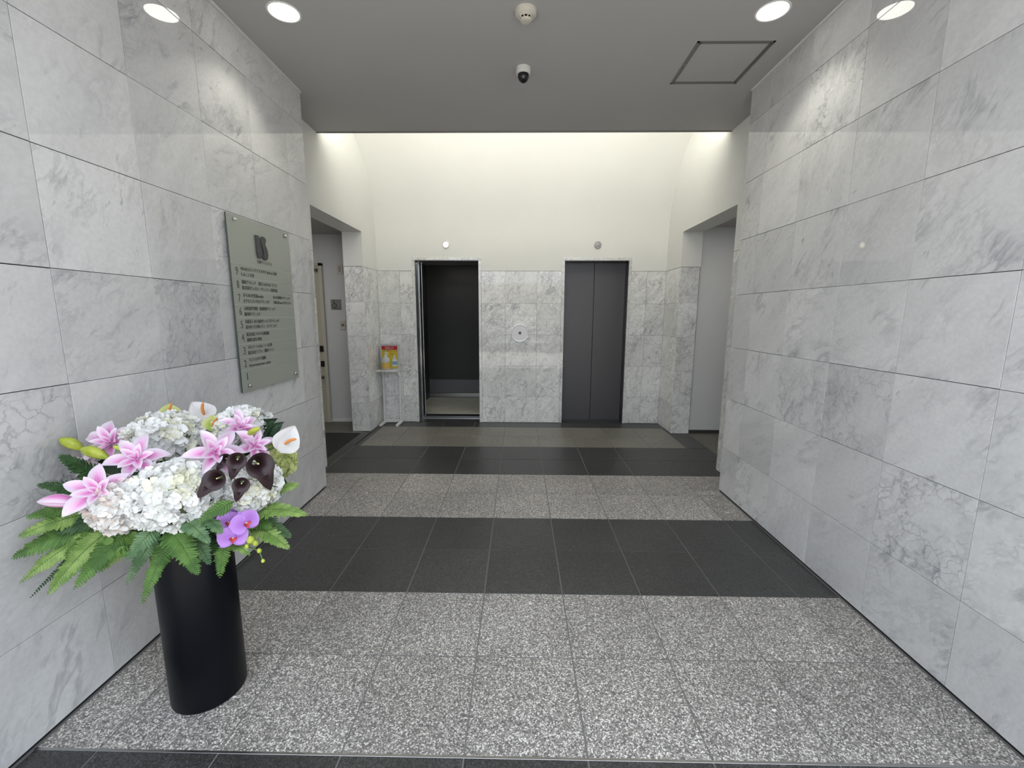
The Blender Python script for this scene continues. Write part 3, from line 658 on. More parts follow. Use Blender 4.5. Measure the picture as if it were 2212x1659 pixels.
LIL = [
  ((-1.634, 1.420, 0.968), 0.0897, -0.45, 0.55, 10, 'pink lily at the upper left leaning away behind the green buds', 0.80),
  ((-1.444, 1.300, 0.953), 0.0855, -0.10, 0.35, 35, 'pink lily open towards the viewer right of the green buds', 1.00),
  ((-1.478, 1.200, 0.886), 0.0911, -0.15, 0.25, 5, 'large pink lily at the left edge above the fern fronds', 1.00),
  ((-1.220, 1.340, 0.963), 0.0937, 0.10, 0.25, 20, 'pink lily at the top centre between two white hydrangeas', 1.00),
  ((-1.210, 1.460, 1.014), 0.0749, 0.10, 0.55, 0, 'pink lily in front of the upper right white hydrangea', 0.90),
  ((-1.148, 1.430, 0.956), 0.0771, 0.25, 0.35, 40, 'pink lily right of centre just above the dark callas', 1.00),
  ((-1.795, 1.480, 0.870), 0.0674, -0.50, 0.20, 15, 'pale lily half hidden behind the green buds at left', 0.35),
  ((-1.438, 1.520, 0.907), 0.0754, -0.10, 0.10, 25, 'faded pale pink lily behind the top centre lily', 0.30),
  ((-1.520, 1.440, 0.890), 0.0588, 0.00, 0.10, 50, 'pale pink lily half hidden above the largest hydrangea', 0.60),
]
BUD = [
  ((-1.740, 1.420, 0.942), (-1.797, 1.400, 0.988), 0.0193, 'green', 'long green lily bud at the far left tip'),
  ((-1.596, 1.360, 0.934), (-1.696, 1.370, 0.962), 0.0201, 'green', 'long green lily bud beside the pale lily'),
  ((-1.479, 1.300, 0.979), (-1.496, 1.280, 1.002), 0.0074, 'green', 'short yellow green bud between two pink lilies'),
  ((-1.181, 1.440, 0.984), (-1.113, 1.420, 1.027), 0.0113, 'green', 'slender green bud below the upper right lily'),
  ((-1.542, 1.190, 0.857), (-1.637, 1.170, 0.866), 0.0206, 'pink', 'closed pink lily bud pointing left over the ferns'),
]
ANT = [
  ((-1.539, 1.560, 1.041), 0.0521, 0.00, 0.90, 0, 'green', 'yellow green anthurium standing at the very top'),
  ((-1.338, 1.500, 1.014), 0.0452, 0.20, 0.60, -20, 'green', 'yellow green anthurium at the top behind the centre lily'),
  ((-1.427, 1.580, 1.038), 0.0632, -0.10, 0.50, 30, 'white', 'white anthurium leaf shaped bloom at the top centre'),
  ((-1.028, 1.420, 0.977), 0.0636, 0.10, 0.10, -35, 'white', 'white anthurium with orange spadix at the far right'),
]
CAL = [
  ((-1.155, 1.260, 0.910), (-1.182, 1.240, 0.881), 0.0344, 'dark purple calla lily lying over the largest hydrangea'),
  ((-1.062, 1.300, 0.944), (-1.015, 1.280, 0.891), 0.0426, 'dark purple calla lily at the right of the dark cluster'),
  ((-1.105, 1.280, 0.966), (-1.114, 1.260, 0.916), 0.0289, 'upright dark brown calla lily in the middle of the dark cluster'),
  ((-1.093, 1.270, 0.891), (-1.097, 1.250, 0.854), 0.0260, 'lowest dark purple calla lily above the orchids'),
  ((-1.176, 1.330, 0.948), (-1.178, 1.310, 0.940), 0.0195, 'small dark purple calla bud at the top of the dark cluster'),
]
ORC = [((-1.105, 1.220, 0.732), 0.0441, 0.00, 0.15, -8), ((-1.082, 1.250, 0.765), 0.0463, 0.25, 0.15, 15), ((-1.149, 1.270, 0.758), 0.0382, -0.10, 0.10, -10), ((-1.206, 1.300, 0.782), 0.0360, -0.30, 0.10, -30), ((-1.154, 1.320, 0.758), 0.0335, 0.00, 0.20, 5)]
ORB = [((-1.064, 1.240, 0.714), 0.0116), ((-1.049, 1.240, 0.703), 0.0087), ((-1.077, 1.240, 0.693), 0.0072), ((-1.033, 1.230, 0.684), 0.0072), ((-1.018, 1.220, 0.656), 0.0057)]
FRN = [
  ((-1.539, 1.320, 0.741), (-1.745, 1.170, 0.686), 0.0805, 1, 'large fern frond reaching furthest left'),
  ((-1.590, 1.320, 0.765), (-1.713, 1.170, 0.755), 0.0550, 2, 'light yellow green fern frond above the furthest left frond'),
  ((-1.616, 1.340, 0.771), (-1.701, 1.190, 0.806), 0.0472, 1, 'fern frond directly beneath the closed pink lily bud'),
  ((-1.540, 1.280, 0.737), (-1.721, 1.160, 0.614), 0.0555, 2, 'pale fern frond hanging at the lower left corner'),
  ((-1.580, 1.340, 0.689), (-1.774, 1.220, 0.521), 0.0235, 0, 'thin dark fern frond hanging lowest at the left'),
  ((-1.514, 1.260, 0.739), (-1.633, 1.150, 0.582), 0.0691, 2, 'broad yellow green fern frond hanging lower left'),
  ((-1.456, 1.270, 0.735), (-1.537, 1.140, 0.609), 0.0601, 1, 'fern frond hanging left of the vase beside the broad pale one'),
  ((-1.456, 1.300, 0.703), (-1.517, 1.200, 0.626), 0.0485, 2, 'rounded leaflet fern frond hanging just left of the vase'),
  ((-1.403, 1.300, 0.704), (-1.458, 1.220, 0.571), 0.0407, 3, 'blue green fern frond hanging at the vase left edge'),
  ((-1.337, 1.240, 0.767), (-1.369, 1.140, 0.700), 0.0458, 3, 'grey green frond beneath the blush hydrangea'),
  ((-1.323, 1.260, 0.718), (-1.348, 1.150, 0.559), 0.0442, 1, 'dark green fern frond falling over the vase left side'),
  ((-1.322, 1.240, 0.752), (-1.145, 1.120, 0.675), 0.0610, 1, 'bright fern frond falling over the vase front'),
  ((-1.293, 1.280, 0.724), (-1.154, 1.180, 0.669), 0.0473, 3, 'short fern frond falling over the vase right of the bright one'),
  ((-1.254, 1.220, 0.786), (-1.118, 1.140, 0.761), 0.0400, 3, 'short fern frond just under the largest hydrangea'),
  ((-1.157, 1.250, 0.694), (-1.144, 1.200, 0.612), 0.0341, 1, 'narrow fern frond falling below the front orchid'),
  ((-1.232, 1.450, 0.697), (-0.975, 1.380, 0.838), 0.0660, 2, 'fern frond rising to the right of the lower right hydrangea'),
  ((-1.192, 1.380, 0.723), (-0.904, 1.280, 0.780), 0.0648, 2, 'fern frond reaching furthest right'),
  ((-1.173, 1.360, 0.708), (-0.957, 1.260, 0.675), 0.0588, 2, 'fern frond drooping to the right beside the orchid buds'),
  ((-1.196, 1.420, 0.695), (-1.005, 1.360, 0.659), 0.0537, 3, 'upper fern frond arching right towards the dark floor band'),
  ((-1.104, 1.240, 0.839), (-1.171, 1.170, 0.805), 0.0326, 1, 'small fern frond crossing between hydrangea and orchids'),
  ((-1.181, 1.220, 0.795), (-1.102, 1.170, 0.774), 0.0354, 3, 'tiny fern frond left of the front orchid'),
  ((-1.169, 1.280, 0.685), (-1.060, 1.220, 0.677), 0.0315, 2, 'pale fern frond under the orchid buds'),
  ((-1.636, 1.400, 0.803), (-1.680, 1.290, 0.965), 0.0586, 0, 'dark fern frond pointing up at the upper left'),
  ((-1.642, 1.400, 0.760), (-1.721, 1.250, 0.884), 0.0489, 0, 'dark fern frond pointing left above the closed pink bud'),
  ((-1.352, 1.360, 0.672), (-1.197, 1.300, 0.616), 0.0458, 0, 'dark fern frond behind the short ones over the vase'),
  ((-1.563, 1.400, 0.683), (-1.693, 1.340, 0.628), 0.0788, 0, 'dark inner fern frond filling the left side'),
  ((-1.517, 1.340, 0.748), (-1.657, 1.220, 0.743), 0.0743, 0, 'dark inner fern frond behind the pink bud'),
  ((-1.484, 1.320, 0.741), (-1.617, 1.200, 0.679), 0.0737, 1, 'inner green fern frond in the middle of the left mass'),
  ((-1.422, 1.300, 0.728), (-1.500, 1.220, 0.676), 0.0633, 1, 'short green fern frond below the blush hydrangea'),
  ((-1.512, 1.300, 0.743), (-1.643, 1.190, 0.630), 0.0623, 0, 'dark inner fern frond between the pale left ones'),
  ((-1.229, 1.400, 0.730), (-1.054, 1.360, 0.793), 0.0561, 1, 'short green fern frond under the right hydrangea'),
  ((-1.195, 1.360, 0.725), (-1.034, 1.300, 0.724), 0.0542, 1, 'green fern frond beside the purple orchids'),
]
IVY = [(-1.493, 1.220, 0.722), (-1.476, 1.240, 0.719), (-1.523, 1.230, 0.685), (-1.460, 1.260, 0.693), (-1.500, 1.250, 0.666), (-1.523, 1.260, 0.724), (-1.452, 1.240, 0.727), (-1.427, 1.250, 0.707), (-1.457, 1.220, 0.703)]
LEF = [((-1.576, 1.500, 0.851), (-1.712, 1.500, 0.867)), ((-1.612, 1.300, 0.790), (-1.665, 1.300, 0.701)), ((-1.247, 1.500, 0.872), (-1.265, 1.500, 0.942)), ((-1.313, 1.550, 0.881), (-1.208, 1.550, 0.972)), ((-1.296, 1.500, 0.727), (-1.195, 1.500, 0.692)), ((-1.423, 1.550, 0.852), (-1.432, 1.550, 0.925)), ((-1.586, 1.450, 0.834), (-1.529, 1.450, 0.887)), ((-1.311, 1.450, 0.750), (-1.257, 1.450, 0.785)), ((-1.488, 1.350, 0.676), (-1.543, 1.350, 0.624)), ((-1.352, 1.400, 0.651), (-1.308, 1.400, 0.599)), ((-1.213, 1.550, 0.817), (-1.145, 1.550, 0.781)), ((-1.535, 1.600, 0.983), (-1.495, 1.600, 1.011)), ((-1.499, 1.400, 0.667), (-1.437, 1.400, 0.632)), ((-1.203, 1.550, 0.927), (-1.146, 1.550, 0.981))]

# ---------------------------------------------------------------- flower arrangement by the left wall
VX, VY, VH, VRAD = -1.402, 1.428, 0.735, 0.121
MOUTH = Vector((VX, VY, 0.72))
CAMD = Vector((0.62, -0.74, 0.24)).normalized(); RT = Vector((0.77, 0.64, 0.0)).normalized(); UPV = RT.cross(-CAMD).normalized()
if UPV.z < 0: UPV = -UPV
vm = mat('black_satin_vase', (0.0035, 0.0038, 0.006, 1), 0.36, Specular_IOR_Level=0.16)
m = MB(); m.lathe([(0.0005, 0.002), (VRAD - .006, 0.0), (VRAD - .001, 0.003), (VRAD, 0.010), (VRAD, VH - .004), (VRAD - .002, VH), (VRAD - .007, VH), (VRAD - .009, VH - .004), (VRAD - .009, VH - .09), (0.0005, VH - .09)], 96)
vase = thing('vase', 'tall black cylindrical floor vase holding the flower arrangement by the left wall', 'vase', (VX, VY, 0.0), me=m.mesh('vase', vm))

def facing(a, b, roll=0, tw=(0, 0, 1)):
    z = (CAMD + RT * a + UPV * b).normalized()
    x = UPV.cross(z).normalized(); y = z.cross(x)
    q = Matrix((x, y, z)).transposed().to_quaternion()
    return q @ Quaternion((0, 0, 1), math.radians(roll))
def stem(root, q, r=0.0035, back=0.05, m=None, start=None):
    """stem from behind the bloom down into the vase mouth, in the root's local frame"""
    P = Vector(root.location); z = q @ Vector((0, 0, 1)); s = Vector(start) if start else P - z * 0.012
    e = Vector((VX + random.uniform(-.05, .05), VY + random.uniform(-.05, .05), 0.66))
    mid = (s - z * back) * 0.55 + Vector((e.x, e.y, max(e.z, s.z - 0.12))) * 0.45
    pts = []
    for k in range(9):
        t = k / 8; p = s * (1 - t) ** 2 + mid * 2 * t * (1 - t) + e * t * t; pts.append(q.inverted() @ (p - P))
    k = MB(); k.tube(pts, r, 6); return k.build('stem', m or M['stem'], root)

def leafmat(name, c1, c2, rough=0.5, trans=0.0):
    m = mat(name, c1, rough); t = NT(m); tc = t.n('ShaderNodeTexCoord')
    oi = t.n('ShaderNodeObjectInfo'); p = t.vmath('ADD', tc.outputs['Object'], t.vmath('SCALE', (1.0, 2.0, 3.0), scale=oi.outputs['Random']))
    t.l(t.mix(t.ramp(t.noise(p, 26.0, 3), 0.35, 0.65), c1, c2), t.b.inputs['Base Color'])
    if trans:
        tr = t.n('ShaderNodeBsdfTranslucent'); t.l(t.b.inputs['Base Color'].links[0].from_socket, tr.inputs['Color'])
        mx = t.n('ShaderNodeMixShader'); mx.inputs[0].default_value = trans
        outn = [n for n in t.t.nodes if n.type == 'OUTPUT_MATERIAL'][0]
        t.l(t.b.outputs[0], mx.inputs[1]); t.l(tr.outputs[0], mx.inputs[2]); t.l(mx.outputs[0], outn.inputs[0])
    return m
M['stem'] = leafmat('green_stem', (0.05, 0.10, 0.02, 1), (0.09, 0.16, 0.03, 1))
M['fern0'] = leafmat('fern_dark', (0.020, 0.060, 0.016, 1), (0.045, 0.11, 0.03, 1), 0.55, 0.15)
M['fern1'] = leafmat('fern_green', (0.055, 0.135, 0.022, 1), (0.12, 0.24, 0.045, 1), 0.55, 0.25)
M['fern2'] = leafmat('fern_light', (0.15, 0.27, 0.055, 1), (0.30, 0.43, 0.12, 1), 0.55, 0.25)
M['fern3'] = leafmat('fern_blue_green', (0.07, 0.15, 0.06, 1), (0.15, 0.26, 0.12, 1), 0.55, 0.2)
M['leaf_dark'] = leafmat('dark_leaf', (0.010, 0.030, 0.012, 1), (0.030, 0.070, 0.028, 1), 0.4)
M['ivy'] = leafmat('ivy_leaf', (0.08, 0.18, 0.03, 1), (0.20, 0.34, 0.07, 1), 0.5, 0.2)
M['hyd_white'] = leafmat('hydrangea_white', (0.86, 0.86, 0.82, 1), (0.93, 0.93, 0.92, 1), 0.7, 0.25)
M['hyd_cream'] = leafmat('hydrangea_cream', (0.85, 0.84, 0.66, 1), (0.91, 0.90, 0.77, 1), 0.7, 0.25)
M['hyd_blush'] = leafmat('hydrangea_blush', (0.84, 0.70, 0.62, 1), (0.91, 0.84, 0.79, 1), 0.7, 0.25)
M['hyd_green'] = leafmat('hydrangea_green', (0.56, 0.62, 0.22, 1), (0.70, 0.74, 0.36, 1), 0.7, 0.25)
M['spadix'] = mat('orange_spadix', (0.72, 0.27, 0.07, 1), 0.5)
M['calla'] = leafmat('calla_dark', (0.012, 0.004, 0.008, 1), (0.030, 0.010, 0.012, 1), 0.5)
M['calla_tip'] = mat('calla_spadix', (0.75, 0.68, 0.30, 1), 0.5)
M['lip'] = leafmat('orchid_lip_red', (0.34, 0.015, 0.04, 1), (0.55, 0.06, 0.08, 1), 0.45)
M['bud_green'] = leafmat('bud_green', (0.30, 0.38, 0.03, 1), (0.46, 0.50, 0.07, 1), 0.45)

def petalmat(name, edge, mid, k=1.0, trans=0.25, vein=0.0):
    """edge colour to centre colour by the petal's own uv: u across, v along"""
    m = mat(name, edge, 0.55); t = NT(m); uv = t.n('ShaderNodeUVMap'); sx = t.n('ShaderNodeSeparateXYZ'); t.l(uv.outputs[0], sx.inputs[0])
    u, v = sx.outputs[0], sx.outputs[1]
    c = t.math('SUBTRACT', 1.0, t.math('ABSOLUTE', t.math('MULTIPLY', t.math('SUBTRACT', u, 0.5), 2.3)), clamp=True)
    l = t.ramp(v, 0.35, 0.98, 1.0, 0.0)
    f = t.math('MULTIPLY', t.math('MULTIPLY', t.ramp(c, 0.0, 0.9), l), k, clamp=True)
    cm = t.n('ShaderNodeCombineXYZ'); t.l(t.math('MULTIPLY', u, 14.0), cm.inputs[0]); t.l(t.math('MULTIPLY', v, 1.5), cm.inputs[1])
    st = t.noise(cm.outputs[0], 1.0, 2); f = t.math('MULTIPLY', f, t.ramp(st, 0.3, 0.7, 0.65, 1.15), clamp=True)
    col = t.mix(f, edge, mid); t.l(col, t.b.inputs['Base Color'])
    tr = t.n('ShaderNodeBsdfTranslucent'); t.l(col, tr.inputs['Color']); mx = t.n('ShaderNodeMixShader'); mx.inputs[0].default_value = trans
    outn = [n for n in t.t.nodes if n.type == 'OUTPUT_MATERIAL'][0]
    t.l(t.b.outputs[0], mx.inputs[1]); t.l(tr.outputs[0], mx.inputs[2]); t.l(mx.outputs[0], outn.inputs[0]); return m
M['lily'] = petalmat('lily_pink', (0.88, 0.78, 0.88, 1), (0.76, 0.20, 0.54, 1))
M['lily_pale'] = petalmat('lily_pale', (0.78, 0.68, 0.74, 1), (0.72, 0.44, 0.58, 1), 0.6)
M['orchid'] = petalmat('orchid_purple', (0.58, 0.30, 0.78, 1), (0.46, 0.16, 0.66, 1), 0.8)
M['ant_white'] = petalmat('anthurium_white', (0.80, 0.78, 0.77, 1), (0.70, 0.69, 0.66, 1))
M['ant_green'] = petalmat('anthurium_green', (0.72, 0.74, 0.32, 1), (0.30, 0.46, 0.05, 1), 1.0)

def grid_petal(name, m, L, Wd, shape, nu=6, nv=9):
    """shape(u,v) -> (x,y,z) in unit petal space, u in -1..1, v 0..1"""
    v = []; uv = []; f = []
    for j in range(nv + 1):
        for i in range(nu + 1):
            u_, v_ = -1 + 2 * i / nu, j / nv
            v.append(shape(u_, v_)); uv.append(((u_ + 1) / 2, v_))
    for j in range(nv):
        for i in range(nu):
            a = j * (nu + 1) + i; f.append((a, a + 1, a + nu + 2, a + nu + 1))
    return new_mesh(name, [(x * Wd, y * L, z * L) for x, y, z in v], f, (m,), True, uvs=uv)

# hydrangeas: florets of four cupped petals
def floret(name, m, seed):
    rr = random.Random(seed); v = []; f = []
    for k in range(4):
        a0 = k * PI / 2 + rr.uniform(-.15, .15); n = len(v); tl = rr.uniform(-.25, .35)
        for j in range(4):
            t = j / 3
            for i in range(4):
                u = -1 + 2 * i / 3
                w = (0.10 + 0.50 * math.sin(min(1.0, t * 1.02) * PI * 0.62) if j < 3 else 0.30) * (1 - 0.0 * t)
                r = 0.10 + 0.90 * t - (0.13 * u * u if j == 3 else 0)
                z = 0.05 + 0.75 * t ** 1.3 - 0.62 * t * t * (0.6 + tl) + 0.22 * u * u * t + rr.uniform(-.04, .04)
                x = u * w; ca, sa = math.cos(a0), math.sin(a0)
                v.append((r * ca - x * sa, r * sa + x * ca, z))
        for j in range(3):
            for i in range(3):
                a = n + j * 4 + i; f.append((a, a + 1, a + 5, a + 4))
    return new_mesh(name, v, f, (m,), True)
FLO = {k: [floret('floret', M['hyd_' + k], 10 * i + len(k)) for i in range(4)] for k in ('white', 'cream', 'blush', 'green')}
for (P, rx, ry, lab, tone, n) in HYD:
    q = facing(0.05, 0.22 if P[2] < 1.05 else 0.45)
    t = thing('hydrangea', lab, 'flower', P, q)
    r = (rx + ry) / 2; fr = 0.0205 if tone != 'green' else 0.018
    k = MB(); k.lathe([(0.0005, -0.55), (0.5, -0.40), (0.74, 0.0), (0.70, 0.35), (0.42, 0.62), (0.0005, 0.74)], 24)
    c = k.build('flower_core', mat('hydrangea_core_' + tone, (0.42, 0.44, 0.26, 1), 0.8), t); c.scale = (rx * .82, ry * .82, r * 0.66)
    cnt = min(295, int(n * 1.6)) if tone != 'green' else 95
    for i in range(cnt):
        z = 1 - 1.38 * (i + 0.5) / cnt; a = i * 2.39996 + random.uniform(-.2, .2); s = math.sqrt(max(0, 1 - z * z))
        d = Vector((s * math.cos(a), s * math.sin(a), z)); jr = random.uniform(0.86, 1.0)
        p = Vector((d.x * rx * jr * .92, d.y * ry * jr * .92, d.z * r * 0.78 * jr))
        nrm = (Vector((d.x / rx, d.y / ry, d.z / (r * .78))).normalized() + Vector([random.uniform(-.6, .6) for _ in range(3)])).normalized()
        tn = tone
        if tone == 'white' and random.random() < (0.55 if (d.x - .15) ** 2 + (d.y - .15) ** 2 < .16 else 0.10): tn = 'cream'
        if tone == 'blush' and random.random() < 0.6: tn = 'white'
        fo = put('floret', random.choice(FLO[tn]), t, p, nrm.to_track_quat('Z', 'Y') @ Quaternion((0, 0, 1), random.uniform(0, 6)))
        sc = fr * random.uniform(0.8, 1.15); fo.scale = (sc, sc, sc)
    stem(t, q, 0.004)

# lilies
def lily_shape(rise, rec, wd):
    def sh(u, v):
        w = (math.sin(PI * min(1, v * 0.93 + 0.07)) ** 0.75) * (1 - 0.25 * v) if v < 0.999 else 0.018
        w = max(w, 0.10 if v < 0.1 else 0.01)
        y = v * math.cos(rise * 0.6) ; z = rise * v * 0.9 - rec * v ** 3 + 0.10 * (u * u) * math.sin(PI * v) + 0.035 * (1 - abs(u)) * -1 * math.sin(PI * v) + 0.02 * math.sin(7 * v + 3 * u) * abs(u)
        return (u * w * wd, y, z)
    return sh
LP = {k: [grid_petal('petal', M[k], 1, 1, lily_shape(r_, c_, w_)) for r_, c_, w_ in ((0.50, 0.52, 0.235), (0.42, 0.40, 0.26), (0.66, 0.36, 0.21), (1.1, 0.15, 0.20), (1.35, 0.25, 0.17))] for k in ('lily', 'lily_pale')}
for (P, r, a, b, roll, lab, sat) in LIL:
    q = facing(a, b, roll); t = thing('lily', lab, 'flower', P, q); k = 'lily' if sat > 0.55 else 'lily_pale'
    rr = random.Random(int(r * 1e5))
    for i in range(6):
        o = put('petal', LP[k][rr.choice((0, 1, 0)) if i % 2 else 2 if rr.random() < .4 else 1], t, (0, 0, 0 if i % 2 else 0.003), Quaternion((0, 0, 1), i * PI / 3 + rr.uniform(-.12, .12)) @ Quaternion((1, 0, 0), rr.uniform(-.12, .10)))
        s = r * rr.uniform(0.92, 1.12); o.scale = (s, s, s)
    for i in range(5):
        o = put('petal', LP[k][3], t, (0, 0, 0.006), Quaternion((0, 0, 1), i * PI / 2.5 + .3 + rr.uniform(-.15, .15)) @ Quaternion((1, 0, 0), rr.uniform(-.1, .1)))
        s = r * rr.uniform(0.60, 0.72); o.scale = (s * 1.2, s, s * .85)
    for i in range(3):
        o = put('petal', LP[k][4], t, (0, 0, 0.006), Quaternion((0, 0, 1), i * PI / 1.5 + .9) @ Quaternion((1, 0, 0), 0.12))
        s = r * 0.45; o.scale = (s * 1.3, s * .8, s * .9)
    stem(t, q, 0.003)

# buds
for (A, B, r, tone, lab) in BUD:
    A = Vector(A); B = Vector(B); d = (B - A); L_ = d.length; q = d.to_track_quat('Z', 'Y'); t = thing('lily_bud', lab, 'flower bud', A, q)
    v = []; f = []; uv = []; n = 24; nz = 14
    for j in range(nz + 1):
        s = j / nz; R = r * (math.sin(PI * min(0.985, 0.06 + s * 0.93)) ** 0.7) * (0.75 + 0.45 * s if tone == 'green' else 1.1 - .25 * s)
        for k in range(n):
            an = 2 * PI * k / n; g = 1 - 0.13 * abs(math.cos(1.5 * an + 0.6 * s)) ** 6
            v.append((R * g * math.cos(an), R * g * math.sin(an) + (0.06 * L_ * math.sin(PI * s)), s * L_)); uv.append(((k % 8) / 8, s * .9))
    for j in range(nz):
        for k in range(n): f.append((j * n + k, j * n + (k + 1) % n, (j + 1) * n + (k + 1) % n, (j + 1) * n + k))
    f.append(tuple(range(n))); f.append(tuple(range(nz * n, nz * n + n)))
    put('bud', new_mesh('bud', v, f, (M['bud_green'] if tone == 'green' else M['lily'],), True, uvs=uv), t)
    stem(t, q, 0.0028, 0.03, start=A)

# anthuriums
def heart(u, v):
    a = v * PI  # lobes
    w = math.sin(PI * v ** 0.62) ** 0.8 * 0.62 if 0 < v < 1 else 0.0
    y = v * 1.55 - 0.55 - (0.20 * (1 - v) * (abs(u) ** 1.0) * -1 if v < .4 else 0) - 0.32 * (1 - v) ** 3 * abs(u)
    return (u * w * 1.15, y, 0.16 * u * u * (1 - .3 * v) - 0.10 * v * v + 0.02 * math.sin(9 * abs(u) + 5 * v))
for (P, r, a, b, roll, tone, lab) in ANT:
    q = facing(a, b, roll); t = thing('anthurium', lab, 'flower', P, q)
    put('spathe', grid_petal('spathe', M['ant_' + tone], r, r, heart, 12, 14), t)
    k = MB(); L_ = r * 0.85
    k.tube([(0, -.1 * r, 0.0), (0.02 * r, -.02 * r, .25 * L_), (0.06 * r, .06 * r, .55 * L_), (0.14 * r, .12 * r, .8 * L_), (0.2 * r, .13 * r, L_)], [r * .07, r * .09, r * .085, r * .075, r * .05], 12); k.build('spadix', M['spadix'], t)
    stem(t, q, 0.003)

# dark callas: rolled spathe with a drawn-out tip
def calla_mesh():
    v = []; f = []; nu, nv = 22, 12
    for j in range(nv + 1):
        s = j / nv
        for i in range(nu + 1):
            th = -PI * 1.08 + 2 * PI * 1.08 * i / nu
            front = 0.5 + 0.5 * math.cos(th)
            rad = 0.10 + 0.16 * s + 0.42 * s ** 3 * (0.55 + 0.45 * front)
            h = s * (1.0 + 0.35 * front ** 2) - 0.12 * s ** 4 * (1 - front)
            ext = 0.75 * max(0, front - 0.93) / 0.07 * s ** 6
            roll = 1.0 + 0.03 * (i / nu - .5)
            x = math.cos(th) * (rad + ext) * roll; y = math.sin(th) * rad * (1 - 0.0 * s) * roll
            z = h - 0.35 * s ** 5 * front - 0.5 * ext
            v.append((x, y, z))
    for j in range(nv):
        for i in range(nu):
            a = j * (nu + 1) + i; f.append((a, a + 1, a + nu + 2, a + nu + 1))
    me = new_mesh('spathe', v, f, (M['calla'],), True); return me
CM = calla_mesh(); ck = MB(); ck.tube([(0, 0, .15), (0, 0, .5), (0.02, 0, .85)], [.05, .06, .045], 8); CS = ck.mesh('spadix', M['calla_tip'])
for (P, T, r, lab) in CAL:
    P = Vector(P); d = (Vector(T) - P).normalized()
    z = (CAMD * 0.75 + d * 0.45 + UPV * .3).normalized(); x = (d - z * d.dot(z)).normalized(); y = z.cross(x)
    q = Matrix((x, y, z)).transposed().to_quaternion(); t = thing('calla_lily', lab, 'flower', P - z * r * 0.6, q)
    o = put('spathe', CM, t); o.scale = (r * 1.62,) * 3; o = put('spadix', CS, t); o.scale = (r * 1.3,) * 3
    k = MB(); s_ = r * 1.62; k.tube([(.60 * s_, 0, .80 * s_), (.95 * s_, .03 * s_, .72 * s_), (1.22 * s_, .10 * s_, .66 * s_), (1.42 * s_, .30 * s_, .70 * s_)], [s_ * .16, s_ * .07, s_ * .03, s_ * .012], 10); k.build('tail', M['calla'], t)
    stem(t, q, 0.0035, 0.03)

# orchid spray
def round_petal(u, v):
    w = math.sin(PI * min(1, .08 + v * .92) ** 0.85) ** 0.6 if v < 0.999 else 0.018
    return (u * w * 0.56, v, 0.10 * v - 0.10 * v * v * 2 + 0.05 * u * u)
OP = grid_petal('petal', M['orchid'], 1, 1, round_petal, 6, 8)
ol = MB(); ol.add([(0, 0, .05), (-.22, .05, .30), (.22, .05, .30), (-.10, -.35, .22), (.10, -.35, .22), (0, -.48, .38), (-.30, -.08, .42), (.30, -.08, .42), (0, -.1, .16), (-.2, .1, .5), (.2, .1, .5)],
   [(0, 1, 8), (0, 8, 2), (1, 3, 8), (8, 3, 4), (8, 4, 2), (3, 5, 4), (1, 6, 3), (2, 4, 7), (1, 9, 6), (2, 7, 10)], 0, True)
OLM = ol.mesh('lip', M['lip'])
kk = MB(); kk.lathe([(0.0005, 0), (.07, .05), (.09, .15), (.05, .25), (.0005, .28)], 10); OCM = kk.mesh('column', M['calla_tip'])
P0 = Vector(ORC[0][0]); osp = thing('orchid_spray', 'spray of purple orchids with red centres and green buds at the lower right', 'flower', P0)
for (P, r, a, b, roll) in ORC:
    q = facing(a, b, roll); bl = put('bloom', None, osp, Vector(P) - P0, q)
    for ang, s, wd, z in ((90, .92, .62, -.004), (215, .90, .62, -.004), (325, .90, .62, -.004), (20, 1.0, 1.18, 0.0), (160, 1.0, 1.18, 0.0)):
        o = put('petal', OP, bl, (0, 0, z), Quaternion((0, 0, 1), math.radians(ang - 90))); o.scale = (r * s * wd, r * s, r * s)
    o = put('lip', OLM, bl); o.scale = (r * .8,) * 3; o = put('column', OCM, bl, (0, 0, r * .1)); o.scale = (r * .7,) * 3
pts = [Vector(p) - P0 for p in ((-1.38, 1.42, 0.74), (-1.22, 1.36, 0.86))] + [Vector(ORC[3][0]) - P0 - CAMD * .02, Vector(ORC[1][0]) - P0 - CAMD * .02] + [Vector(p) - P0 for p, r in ORB[1:]]
k = MB(); k.tube(pts, 0.0025, 6); k.build('stem', M['stem'], osp)
for p, r in ORB:
    k = MB(); k.lathe([(0.0005, -r), (r * .8, -r * .6), (r, 0), (r * .75, r * .8), (0.0005, r * 1.25)], 14); k.build('bud', M['bud_green'], osp, loc=Vector(p) - P0)

